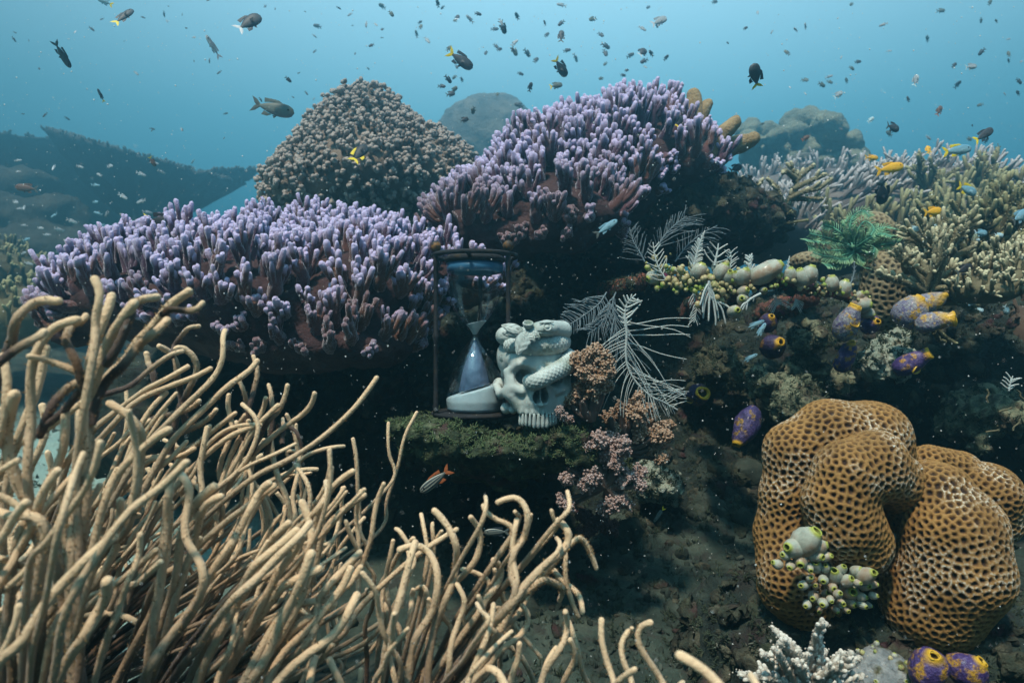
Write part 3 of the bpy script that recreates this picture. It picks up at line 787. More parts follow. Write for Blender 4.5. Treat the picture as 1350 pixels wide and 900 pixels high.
for a_ in np.linspace(-1.25, 1.25, 12):
    cx = -1 + 25 * math.sin(a_); cy = -13 - 20.5 * math.cos(a_)
    wd = 3.5 if abs(a_) < 0.35 else 2.7
    hgt = 14.5 if abs(a_) < 0.35 else 12.5
    prof = [(0.5, 6), (wd * 0.6, 5), (wd * 0.82, 1), (wd * 1.08, -hgt * .5), (wd * 1.0, -hgt * .82), (wd * .6, -hgt * .97), (0.1, -hgt)]
    v, q, t = lathe(prof, 12, (0, 0, 1), (0, 0, 0), 0.75)
    n = np.array([math.sin(a_), -math.cos(a_), 0]); s_ = np.array([math.cos(a_), math.sin(a_), 0])
    vx = v[:, 0:1] * s_ + v[:, 1:2] * n * 1.0 + v[:, 2:3] * np.array([0, 0, 1.0]) + np.array([cx, cy - 2.0, -54])
    m_ = MB(); m_.add(skw(vx), q); m_.build('tooth', stone, skull_root)

# snake body: coils round the crown, dives over the brow into the left socket
def scaled_tube(pts, R, nseg=60, nl=520, sv=11, su=5.6, amp=0.95):
    P = smooth_path(pts, nl); R = np.interp(np.linspace(0, 1, nl), np.linspace(0, 1, len(R)), R)
    v, q, t = tube(P, R, nseg)
    nr = len(v) // nseg
    cen = np.repeat(np.vstack([P, np.repeat(P[-1:], nr - nl, 0)]), nseg, 0)
    along = np.concatenate([[0], np.cumsum(np.linalg.norm(np.diff(P, axis=0), axis=1))]); along = np.concatenate([along, np.full(nr - nl, along[-1])])
    uu = np.repeat(along, nseg) / su; ang = np.tile(np.arange(nseg) / nseg, nr) * sv
    f = np.abs(((uu + ang) % 1) - 0.5) * 2; g = np.abs(((uu - ang) % 1) - 0.5) * 2
    bumpv = 1 - np.maximum(f, g) ** 2.5
    out = nrm(v - cen)
    v[: nl * nseg] += (out * (bumpv * amp)[:, None])[: nl * nseg]
    return v, q, t
cs = []
for a_ in np.linspace(-1.2, 2 * math.pi - 1.3, 24):
    cs.append((0 + 38 * math.sin(a_), 20 - 46 * math.cos(a_), 40 + 2.0 * (a_ - .2)))
v, q, t = scaled_tube(cs, [10, 12.5, 13, 13.2, 13, 13, 12.5, 12, 11], nl=760)
b_ = MB(); b_.add(skw(v), q)
lp = [(12, 70, 26), (40, 44, 22), (48, 14, 20), (42, -14, 18), (28, -32, 11), (10, -42, 4), (-4, -44, -3), (-12, -38, -7), (-15, -22, -7)]
v, q, t = scaled_tube(lp, [12, 12.5, 12.5, 12.3, 12, 11.5, 11, 10.2, 8], nl=420)
b_.add(skw(v), q); b_.build('snake', stone, skull_root)
def head_f(P):
    d = capsule(P, (34, -8, 59), (8, -28, 62), 12.5, 11)
    d = smin(d, ell(P, (2, -32, 62), (19, 12, 10.0)), 5)
    d = smin(d, ell(P, (-12, -35, 58), (13, 9, 6.0)), 6)
    d = smin(d, ell(P, (36, 6, 56), (13, 20, 12)), 6)
    q_ = np.abs(P[..., 2] - 58.4 + (P[..., 0] + 5) * 0.06)
    d = d + np.where((P[..., 0] < 18), 1.2 * np.clip(1 - q_ / 1.2, 0, 1), 0)
    rr_e = np.sqrt((P[..., 0] - 4) ** 2 / 1.4 + (P[..., 2] - 65) ** 2)
    d = d - np.where(P[..., 1] < -20, 0.9 * np.exp(-((rr_e - 4.6) / .9) ** 2), 0) + np.where(P[..., 1] < -20, 0.8 * np.exp(-((rr_e - 3.2) / .7) ** 2), 0)
    d = d - np.where(P[..., 1] < -20, 1.0 * np.exp(-(rr_e / 2.2) ** 2), 0)
    d = smin(d, capsule(P, (-6, -42, 70), (12, -41, 71), 1.1), 1.5)
    return d + 0.25 * fbm(P, 0.3, 2, 7)
V, Q = nets(head_f, (-26, -54, 40), (56, 30, 82), 0.85)
m_ = MB(); m_.add(skw(V), Q); m_.build('snake_head', stone, skull_root)
def leaf(base, tipv, width, nrmv, curl=3.0, fold=2.0, n=22, wn=11, thick=1.3):
    base = np.array(base, float); tipv = np.array(tipv, float); ax = tipv - base; L = np.linalg.norm(ax); ax = ax / L
    nv = nrm(np.array(nrmv, float)); sd_ = nrm(np.cross(ax, nv)); nv = np.cross(sd_, ax)
    G = []
    for sgn in (1, -1):
        g = []
        for i in range(n):
            t = i / (n - 1); w_ = width * (math.sin(math.pi * min(1, t * 0.94 + 0.05)) ** 0.8) * (1.1 - 0.4 * t) + 0.05
            row = []
            for j in range(wn):
                s = j / (wn - 1) * 2 - 1
                hh = fold * abs(s) ** 1.4 * (w_ / width) - curl * 4 * t * (1 - t) + 0.5 * math.cos(t * 24 + abs(s) * 6) + sgn * thick / 2
                if j == wn // 2: hh -= -1.1
                row.append(base + ax * L * t + sd_ * s * w_ + nv * (-hh))
            g.append(row)
        G.append(np.array(g))
    Vv = np.concatenate([G[0].reshape(-1, 3), G[1].reshape(-1, 3)]); q = []
    for o_, f in ((0, 1), (n * wn, 0)):
        for i in range(n - 1):
            for j in range(wn - 1):
                a = o_ + i * wn + j; r_ = [a, a + 1, a + wn + 1, a + wn]; q.append(r_ if f else r_[::-1])
    N_ = n * wn
    for i in range(n - 1):
        for j in (0, wn - 1):
            a = i * wn + j; q.append([a, a + wn, a + wn + N_, a + N_])
    for i in (0, n - 1):
        for j in range(wn - 1):
            a = i * wn + j; q.append([a, a + 1, a + 1 + N_, a + N_])
    return Vv, np.array(q)
for (bs, tp, wd, nv) in [((-22, -42, 60), (-36, -46, 29), 11, (-0.3, -1, 0.1)), ((-26, -36, 58), (-53, -24, 66), 7.5, (-0.3, -0.9, .4)), ((-26, -36, 56), (-52, -24, 55), 6.5, (-.4, -1, -.1)),
                         ((-20, -41, 60), (-6, -46, 50), 6, (0.1, -1, 0.2)), ((-20, -42, 58), (-14, -49, 46), 5, (-.1, -1, .1)), ((-22, -38, 60), (-27, -46, 48), 5, (-.2, -1, .1)),
                         ((-47, -2, 16), (-49, -6, 26), 3.0, (-1, -.6, 0))]:
    v, q = leaf(bs, tp, wd, nv); m_ = MB(); m_.add(skw(v), q); m_.build('leaf', stone, skull_root)
prof = [(0.1, -5), (4, -4), (6.5, 0), (7.2, 4), (6.4, 5.2), (5.4, 4.2), (4.0, 1.5), (2.0, 0.5), (0.1, 0.4)]
v, q, t = lathe(prof, 20, (-0.1, -0.6, 1), (-21, -40, 66), 0.85); m_ = MB(); m_.add(skw(v), q); m_.build('flower_cup', stone, skull_root)
# bony knob showing by the jaw joint
V, Q = nets(lambda P: smin(ell(P, (-31, -4, -48), (6, 7, 6)), ell(P, (-38, 8, -48), (8, 8, 8)), 3), (-54, -16, -64), (-14, 20, -36), 1.5)
m_ = MB(); m_.add(skw(V), Q); m_.build('jaw_knob', stone, skull_root)

# ================================================================ hourglass
HY = 1.33
H0 = W(626, 546, HY)
hk = HY / FPX
hg = tag(empty('hourglass', H0), 'large dark-framed hourglass with pale sand standing behind the skull', 'hourglass')
iron = mat('dark_metal', [(0.010, 0.012, 0.015), (0.022, 0.024, 0.028)], scale=40, rough=0.75, spec=0.15, bump=(200, 0.6, 0.003), mott=(30, (0.035, 0.028, 0.018), 0.55, 0.68))
gold = mat('amber_knob', [(0.09, 0.045, 0.01), (0.18, 0.09, 0.02)], scale=60, rough=0.6, mott=(70, (0.02, 0.015, 0.01), .5, .6))
gl = bpy.data.materials.new('glass'); gl.use_nodes = True
g_nt = gl.node_tree; g_nt.nodes.clear(); g_o = g_nt.nodes.new('ShaderNodeOutputMaterial')
g_t = g_nt.nodes.new('ShaderNodeBsdfTransparent'); g_t.inputs[0].default_value = (0.99, 1, 1, 1)
g_g = g_nt.nodes.new('ShaderNodeBsdfGlossy'); g_g.inputs['Roughness'].default_value = 0.03; g_g.inputs[0].default_value = (0.9, 0.95, 1, 1)
g_f = g_nt.nodes.new('ShaderNodeFresnel'); g_f.inputs['IOR'].default_value = 1.60
g_m = g_nt.nodes.new('ShaderNodeMixShader')
g_b = g_nt.nodes.new('ShaderNodeNewGeometry'); g_i = g_nt.nodes.new('ShaderNodeMath'); g_i.operation = 'SUBTRACT'; g_i.inputs[0].default_value = 1.0; g_x = g_nt.nodes.new('ShaderNodeMath'); g_x.operation = 'MULTIPLY'
g_nt.links.new(g_b.outputs['Backfacing'], g_i.inputs[1]); g_nt.links.new(g_i.outputs[0], g_x.inputs[0]); g_nt.links.new(g_f.outputs[0], g_x.inputs[1]); g_nt.links.new(g_x.outputs[0], g_m.inputs[0]); g_nt.links.new(g_t.outputs[0], g_m.inputs[1]); g_nt.links.new(g_g.outputs[0], g_m.inputs[2]); g_nt.links.new(g_m.outputs[0], g_o.inputs['Surface'])
sandm = mat('hourglass_sand', [(0.30, 0.40, 0.45), (0.38, 0.49, 0.54)], scale=50, rough=0.55, bump=(500, 0.3, 0.001))
reflblue = mat('reflected_blue', [(0.03, 0.05, 0.10), (0.06, 0.10, 0.18), (0.12, 0.17, 0.27)], scale=22, rough=0.25, spec=0.8, coat=0.5, bump=(60, 0.4, 0.004))  # sky's reflection in the glass put into the cone's blue colour
def hp(r, z): return (r * hk, z * hk)
def ring(name, r, z, tr, seg=64, m=iron, sq=1.0):
    a = np.linspace(0, 2 * math.pi, seg + 1)
    P = H0 + np.stack([np.cos(a) * r * hk, np.sin(a) * r * hk, np.full(seg + 1, z * hk)], -1)
    v, q, t = tube(P, tr * hk, 10, cap=False); v[..., 2] = (v[..., 2] - (H0[2] + z * hk)) * sq + H0[2] + z * hk
    b = MB(); b.add(v, q); return b
b = ring('top_ring', 55, 208, 3.0); 
v, q, t = lathe([hp(0.1, 199), hp(36, 199), hp(40, 201), hp(40, 206), hp(36, 208), hp(0.1, 208)], 48, origin=H0); b.add(v, q)
for a_ in (0.4, 2.5, 4.6):
    v, q, t = tube([H0 + np.array([math.cos(a_) * 38 * hk, math.sin(a_) * 38 * hk, 205 * hk]), H0 + np.array([math.cos(a_) * 55 * hk, math.sin(a_) * 55 * hk, 207 * hk])], 2.6 * hk, 8); b.add(v, q)
b.build('top_ring', iron, hg)
b = ring('bottom_ring', 55, 2, 2.6)
v, q, t = lathe([hp(0.1, -1), hp(48, -1), hp(50, 1), hp(48, 4), hp(0.1, 4)], 48, origin=H0); b.add(v, q)
b.build('bottom_ring', iron, hg)
v, q, t = lathe([hp(34, 186), hp(37, 187), hp(37, 199), hp(33, 199), hp(33, 188)], 48, origin=H0)
collar = mat('blue_collar', [(0.02, 0.09, 0.19), (0.04, 0.15, 0.28)], scale=20, rough=0.3, spec=0.6)
b = MB(); b.add(v, q); b.build('collar', collar, hg)
for a_ in (math.radians(205), math.radians(325), math.radians(85)):
    x, y = math.cos(a_) * 54 * hk, math.sin(a_) * 54 * hk
    prof = [hp(0.1, 0), hp(4, 0), hp(3.2, 8), hp(4.2, 12), hp(3.0, 16), hp(2.8, 96), hp(4.6, 100), hp(4.6, 104), hp(2.8, 108), hp(3.0, 192), hp(4.2, 196), hp(3.4, 200), hp(3.6, 211), hp(0.1, 212)]
    v, q, t = lathe(prof, 14, origin=H0 + np.array([x, y, 0])); b = MB(); b.add(v, q); post = b.build('post', iron, hg)
    v, q, t = lathe([hp(0.1, 210), hp(3, 211), hp(6.2, 214), hp(7, 218), hp(5.6, 222), hp(2.5, 224.5), hp(0.1, 225)], 16, origin=H0 + np.array([x, y, 0])); b = MB(); b.add(v, q); b.build('knob', gold, post)
outer = [(34, 198), (37, 188), (37.5, 176), (35, 158), (28, 138), (17, 122), (9, 113), (5, 107), (4.2, 104), (5, 100), (11, 92), (22, 76), (32, 56), (38, 34), (40, 18), (38, 8), (34, 4)]
po = smooth_path([(r, 0, z) for r, z in outer], 60)
inner = po.copy(); inner[:, 0] = np.maximum(inner[:, 0] - 1.4, 2.0)
prof = [hp(p[0], p[2]) for p in po] + [hp(p[0], p[2]) for p in inner[::-1]]
prof.append(prof[0])
v, q, t = lathe(prof, 64, origin=H0); b = MB(); b.add(v, q[:, ::-1]); b.build('glass_bulb', gl, hg)
# tilted sand in the lower bulb
def sand_f(P):
    z = P[..., 2]; r = np.sqrt(P[..., 0] ** 2 + P[..., 1] ** 2)
    R_ = np.interp(z, [4, 8, 18, 34, 56, 76, 92, 100], [32, 36, 37.5, 35.5, 29.5, 19.5, 9, 3])
    d = r - R_
    top = 22 + (P[..., 0] + 38) * 0.28
    return smax(smax(d, z - top, 1.0), 5 - z, 1)
V, Q = nets(sand_f, (-42, -42, 2), (42, 42, 52), 1.5)
b = MB(); b.add(H0 + V * hk, Q); b.build('sand', sandm, hg)
def cone_f(P):  # sand cone below the neck, shaped to carry the blue sky reflection
    z = P[..., 2]; r = np.sqrt((P[..., 0]) ** 2 + P[..., 1] ** 2)
    R_ = np.interp(z, [24, 40, 60, 78, 92, 100], [22, 20, 15.5, 9.5, 4, 1.2])
    return smax(smax(r - R_, (24 + (P[..., 0] + 38) * 0.28 - z), 1), z - 99, 1) + 0.6 * fbm(P, 0.12, 2, 3)
V, Q = nets(cone_f, (-32, -32, 18), (32, 32, 102), 1.3)
b = MB(); b.add(H0 + V * hk, Q); b.build('blue_cone', reflblue, hg)
def up_f(P):
    z = P[..., 2]; r = np.sqrt((P[..., 0]) ** 2 + P[..., 1] ** 2)
    R_ = np.interp(z, [106, 113, 122, 132], [3, 7, 14.5, 20])
    return smax(smax(r - R_, z - 121 - P[..., 0] * 0.22, 1), 105 - z, 1)
V, Q = nets(up_f, (-24, -24, 102), (24, 24, 134), 1.0)
b = MB(); b.add(H0 + V * hk, Q); b.build('sand', sandm, hg)

# ================================================================ algae-covered shelf under the skull
alg = mat('green_algae', [(0.007, 0.012, 0.008), (0.022, 0.034, 0.017), (0.05, 0.07, 0.035), (0.14, 0.16, 0.10)], scale=38, detail=10, rough=0.9, bump=(220, 1.0, 0.006), mott=(16, (0.05, 0.03, 0.028), 0.55, 0.66))
LEDGE = [pr(650, 583, 1.29, 82, 0.12, 17), pr(590, 580, 1.27, 40, 0.09, 15), pr(730, 588, 1.31, 52, 0.11, 20), pr(556, 572, 1.34, 24, 0.08, 8), pr(650, 610, 1.42, 62, 0.12, 26), pr(700, 600, 1.36, 44, .12, 22), pr(790, 612, 1.5, 40, .12, 20)]
led, LV, LQ = boulder('mossy_ledge', 'mossy green rock ledge under the hourglass and the skull', LEDGE, 0.006, 8, alg, 0.04, 0.050, 14, 0.012, 60, 'rock')
LN = vnormals(LV, LQ)
led['group'] = ''
del led['group']
idl = np.argwhere(LN[:, 2] > -0.1).ravel()
turf(LV, LN, idl, 1500, 14, 0.0055, 0.0022, mat('algae_tuft', [(0.008, 0.015, 0.010), (0.028, 0.045, 0.020), (0.07, 0.11, 0.05), (0.03, 0.018, 0.018)], scale=30, rough=0.9, tip=(0.16, 0.22, 0.09), tip_from=.4, tip_to=1.6), 'algae_tufts', 9, led)
# ================================================================ sea whips in the foreground
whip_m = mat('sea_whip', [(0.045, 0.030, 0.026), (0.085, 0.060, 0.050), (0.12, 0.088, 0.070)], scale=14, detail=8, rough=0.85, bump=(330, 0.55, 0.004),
             tip=(0.64, 0.47, 0.30), tip_from=0.48, tip_to=1.0, sheen=0.25, sheen_tint=(0.9, 0.9, 1.0), mott=(16, (0.07, 0.04, 0.02), 0.48, 0.62), u_mix=(0.24, 0.15, 0.06))  # dark base tissue; its colour also carries the branches' self-shadow, paler towards the tips
polyp_v, polyp_q, polyp_t = lathe([(0.45, 0), (0.4, .5), (0.22, 1.0), (0.02, 1.15)], 4)
def whip(mb, pts, r, seg=12, polyps=0.0, rng_=None, base_t=0.0, fat=1.0):
    n = max(20, int(len(pts) * 9)); P = smooth_path(pts, n)
    aw = np.clip(np.arange(n) / 6.0, 0, 1)[:, None] * np.clip((n - 1 - np.arange(n)) / 5.0, 0.15, 1)[:, None]
    P = P + aw * 1.1 * r * np.stack([vn(P, .055 / r, 11), vn(P, .055 / r, 12), vn(P, .055 / r, 13)], -1)
    for _ in range(3): P[1:-1] = .25 * P[:-2] + .5 * P[1:-1] + .25 * P[2:]
    r_ = rng_
    tt = np.linspace(0, 1, n)
    R = r * (1.12 - 0.17 * tt) * (1 + 0.07 * np.array([vn(np.array([t * 9, r * 1000, pts[0][0] * 7]), 1.0, 3) for t in tt]))
    v, q, t = tube(P, R, seg)
    out_sc = 0.13 * r
    v = v + out_sc * np.stack([vn(v, 0.9 / r, 1), vn(v, 0.9 / r, 2), vn(v, 0.9 / r, 3)], -1)
    v = v + 0.045 * r * np.stack([vn(v, 3.5 / r, 4), vn(v, 3.5 / r, 5), vn(v, 3.5 / r, 6)], -1)
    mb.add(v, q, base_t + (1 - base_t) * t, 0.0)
    if polyps > 0:
        seglen = np.linalg.norm(np.diff(P, axis=0), axis=1).sum(); k = int(polyps * seglen / r * 9)
        ii = r_.uniform(0.05, 0.97, k) * (n - 1); i0 = ii.astype(int); f = (ii - i0)[:, None]
        C = P[i0] * (1 - f) + P[np.minimum(i0 + 1, n - 1)] * f; T_ = nrm(P[np.minimum(i0 + 1, n - 1)] - P[i0])
        D = r_.normal(0, 1, (k, 3)); D[:, 2] -= 0.5; D = nrm(D - T_ * (D * T_).sum(1, keepdims=True))
        s = r * r_.uniform(0.22, 0.42, k)
        v, q = scatter(polyp_v, polyp_q, C + D * r * 0.9, np.stack([s * .8, s * .8, s * 1.6], -1), rot_to(D + T_ * .3))
        mb.add(v, q, 0.6, 0.9)

def colony(name, label, hold, specs, Y0, seed):
    """specs: (dY, r_px, pts_px, polyps[, join]); points run base -> tip"""
    r = np.random.default_rng(seed)
    hold = np.asarray(hold, float)
    root = tag(empty(name, hold), label, 'sea whip', 'branching sea whips in the foreground')
    v, q, t = lathe([(0.035, -0.02), (0.034, 0.0), (0.022, 0.012), (0.014, 0.03), (0.001, 0.036)], 16, origin=hold)
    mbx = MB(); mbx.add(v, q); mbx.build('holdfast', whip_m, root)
    for sp in specs:
        dY, rp, pts = sp[0], sp[1], sp[2]; pol = max(sp[3] if len(sp) > 3 else 0.0, .22)
        Y = Y0 + dY
        n = len(pts); slope = r.uniform(-0.05, 0.05)
        P = [W(x, y, Y + slope * (i / max(1, n - 1) - 1) + r.normal(0, 0.004)) for i, (x, y) in enumerate(pts)]
        if pts[0][1] > 600 or (len(sp) > 4 and sp[4]):     # run on down to the holdfast
            a = P[0]; mid = a * 0.45 + hold * 0.55; mid[2] = a[2] * 0.55 + hold[2] * 0.45; mid = mid + r.normal(0, 0.005, 3)
            P = [hold + np.array([0, 0, 0.01]) + r.normal(0, 0.008, 3), mid] + P
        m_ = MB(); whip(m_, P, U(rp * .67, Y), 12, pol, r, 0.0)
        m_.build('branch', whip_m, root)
    return root

def rand_whips(n, xr, yr, lenr, ang, rp, seed, spread=0.3, fork=0.5, pol=0.15):
    """extra branches: base region, length, leaning angle in degrees from the horizontal"""
    r = np.random.default_rng(seed); out = []
    for k in range(n):
        x, y = r.uniform(*xr), r.uniform(*yr); L = r.uniform(*lenr); a = math.radians(r.uniform(*ang))
        pts = [(x, y)]; m = 5
        wob = r.normal(0, spread)
        for i in range(m):
            a2 = a + wob * (i - 1) * 0.28 + r.normal(0, 0.10)
            if i == m - 1: a2 += r.normal(0.2, 0.25)
            x += math.cos(a2) * L / m; y -= math.sin(a2) * L / m; pts.append((x, y))
        out.append((r.uniform(-0.08, 0.12), rp * r.uniform(.8, 1.15), pts, pol if r.random() < .4 else 0.0))
        if r.random() < fork:
            b = pts[2]; a3 = a + r.choice([-1, 1]) * r.uniform(.3, .7); q = [b]; x2, y2 = b
            for i in range(3):
                a3 = a3 * 0.8 + a * 0.2 + r.normal(0, .12); x2 += math.cos(a3) * L * .16; y2 -= math.sin(a3) * L * .16; q.append((x2, y2))
            out.append((out[-1][0], rp * .85, q, 0.0))
    return out

g0 = lambda x, y: np.array([x, y, float(ground_rel(x, y)) + CAMZ])
NEAR = [
 (0.0, 9, [(60, 760), (40, 700), (30, 620), (35, 560), (36, 493), (44, 467), (60, 442), (73, 429), (100, 422)], .1),
 (0.02, 9, [(-30, 560), (-15, 520), (0, 471), (11, 449), (18, 422), (44, 402), (76, 397)], .1),
 (-.02, 8, [(-20, 500), (0, 478), (22, 458), (40, 447), (58, 437)], .2),
 (0.0, 8, [(105, 900), (100, 760), (103, 640), (112, 540), (127, 455), (127, 427), (131, 400), (135, 380), (125, 368)], .1),
 (0.03, 9, [(112, 700), (116, 600), (118, 520), (125, 470), (135, 430), (144, 405), (147, 391)], .6),
 (0.0, 10, [(95, 900), (105, 760), (112, 600), (119, 560), (120, 515), (127, 484), (138, 453), (155, 427), (176, 401)], .2),
 (0.02, 8, [(140, 480), (160, 445), (176, 418), (180, 405), (191, 399), (207, 392)], .2),
 (0.05, 9, [(115, 640), (118, 560), (138, 502), (164, 480), (178, 458), (195, 435), (213, 415), (224, 400), (249, 384)], .7),
 (0.05, 6, [(213, 415), (222, 411), (240, 413), (258, 409), (267, 400)], .2),
 (0.04, 8, [(120, 560), (140, 508), (164, 480), (182, 455), (200, 438), (220, 422)], .5),
 (0.03, 7, [(115, 520), (107, 478), (93, 458), (89, 445), (95, 430), (107, 424), (113, 417)], .6),
 (0.0, 12, [(100, 950), (98, 860), (80, 740), (60, 690), (30, 645), (12, 600), (8, 560), (18, 520)], .1),
 (0.0, 11, [(96, 930), (98, 830), (95, 740), (98, 650), (104, 590), (108, 545)], .5),
 (0.0, 9, [(60, 690), (25, 690), (0, 680), (-30, 660)], 0),
 (-.05, 9, [(-40, 760), (-20, 730), (5, 700), (18, 675), (34, 663)], 0),
 (0.0, 7, [(110, 760), (85, 762), (50, 755), (25, 742), (0, 736)], 0),
 (-.05, 10, [(-10, 900), (30, 850), (60, 800), (85, 770), (111, 740), (129, 724), (148, 708)], 0),
 (-.05, 11, [(70, 930), (95, 865), (108, 840), (122, 810), (133, 785), (140, 766)], 0),
 (0.0, 8, [(100, 790), (115, 740), (130, 690), (145, 650), (160, 620), (180, 600), (205, 575), (222, 566)], 0),
 (0.0, 8, [(-30, 640), (-5, 590), (10, 540), (14, 505), (5, 470)], .3),
 (0.04, 8, [(50, 575), (70, 540), (90, 515), (112, 502), (120, 492)], .7),
 (0.0, 7, [(60, 560), (80, 545), (100, 520), (110, 500), (95, 490), (70, 480), (40, 470)], 0),
]
NEAR += rand_whips(9, (-40, 170), (690, 900), (140, 260), (45, 80), 7.5, 61, spread=.6)
NEAR += rand_whips(12, (-170, 40), (680, 950), (140, 260), (30, 62), 7.5, 66, spread=.5, fork=.8)
NEAR += [(s[0] + .25, s[1], s[2], .3) for s in rand_whips(16, (-120, 140), (620, 920), (110, 200), (15, 100), 6.5, 67, spread=.8, fork=.8)]
colony('sea_whip', 'blurred beige sea whip closest to the camera at the left edge', g0(-0.47, 0.62), NEAR, 0.55, 1)

MID = [
 (0.0, 5.5, [(90, 640), (120, 590), (155, 549), (189, 522), (222, 507), (255, 498), (277, 486)]),
 (0.02, 5.5, [(90, 610), (133, 553), (169, 529), (195, 511), (222, 498), (247, 483)]),
 (-.02, 5, [(105, 525), (144, 518), (173, 509), (195, 489), (222, 469), (240, 463)]),
 (0.0, 5.5, [(150, 660), (190, 590), (218, 558), (240, 535), (262, 515), (284, 493), (296, 467), (293, 446), (297, 436)], .2),
 (0.04, 6, [(225, 600), (235, 545), (244, 522), (251, 507), (258, 489), (255, 471), (241, 458), (232, 459)]),
 (0.05, 6, [(245, 560), (238, 513), (233, 493), (232, 478), (224, 464), (210, 456)]),
 (0.05, 5.5, [(208, 525), (200, 489), (195, 478), (193, 466)]),
 (0.02, 5.5, [(110, 780), (150, 660), (170, 600), (189, 553), (204, 533), (219, 518)]),
 (0.06, 4.5, [(226, 470), (231, 455), (247, 433), (262, 430)], .3),
 (0.0, 6, [(110, 800), (160, 700), (200, 620), (225, 580), (260, 544), (282, 524), (304, 507), (331, 489), (339, 476)]),
 (0.02, 4.5, [(318, 580), (327, 538), (333, 516), (338, 493), (334, 470)]),
 (0.03, 4.5, [(316, 600), (327, 551), (324, 533), (320, 516), (314, 498)]),
 (0.03, 4.5, [(350, 600), (357, 565), (358, 542), (356, 524), (354, 508)]),
 (0.0, 5, [(330, 600), (345, 570), (357, 552), (367, 542), (376, 524), (379, 508)]),
 (0.0, 5.5, [(255, 730), (270, 690), (300, 640), (333, 596), (353, 578), (376, 560), (398, 549), (413, 533), (415, 519)]),
 (0.0, 5, [(275, 720), (285, 680), (300, 630), (322, 591), (333, 569), (349, 551), (367, 534)]),
 (0.03, 5, [(290, 650), (305, 620), (324, 582), (336, 560), (347, 542), (351, 525)]),
 (0.03, 5, [(285, 680), (290, 620), (300, 589), (307, 569), (304, 551), (298, 533), (302, 521)]),
 (0.0, 5, [(285, 700), (290, 655), (296, 620), (309, 589), (322, 569), (328, 555)]),
 (-.03, 5.5, [(255, 690), (262, 620), (269, 584), (273, 564)]),
 (0.05, 4, [(385, 620), (393, 607), (402, 600), (420, 593), (438, 589), (453, 588)]),
 (0.05, 3.5, [(365, 560), (385, 563), (394, 575), (397, 595), (392, 604), (380, 600), (378, 592), (388, 594)]),
 (0.05, 4.5, [(384, 700), (380, 660), (391, 631), (391, 612), (394, 600)]),
 (0.04, 5.5, [(400, 740), (384, 700), (386, 671), (375, 649), (364, 622), (357, 590), (356, 560)]),
 (0.05, 5, [(340, 720), (356, 700), (358, 671), (349, 656), (333, 633), (327, 612)]),
 (0.04, 4, [(372, 585), (376, 565), (373, 552)]),
 (0.0, 5, [(250, 690), (258, 625), (262, 605), (268, 585), (276, 562)]),
 (0.0, 5, [(195, 604), (222, 606), (240, 602), (255, 591)]),
 (0.0, 5.5, [(150, 830), (180, 740), (215, 670), (250, 620), (300, 575), (340, 560)]),
 (0.03, 5, [(180, 700), (210, 640), (250, 590), (290, 560), (310, 545)], .4),
 (0.06, 5, [(180, 560), (210, 548), (240, 540), (262, 528)], 1.0), (0.08, 5, [(160, 590), (200, 575), (240, 570), (270, 555), (285, 540)], 1.0),
 (0.08, 4.5, [(170, 620), (215, 600), (255, 588), (275, 570)], 1.0),
]
MID += rand_whips(24, (60, 380), (620, 860), (110, 230), (32, 72), 4.6, 62, spread=.8, fork=.9)
MID += [(s[0] + .2, s[1], s[2], .2) for s in rand_whips(30, (60, 400), (640, 860), (60, 140), (10, 150), 4.4, 72, spread=.5, fork=.8)]
colony('sea_whip', 'tangled brown sea whip reaching up right in front of the left purple coral', g0(-0.74, 0.98), MID, 0.85, 2)

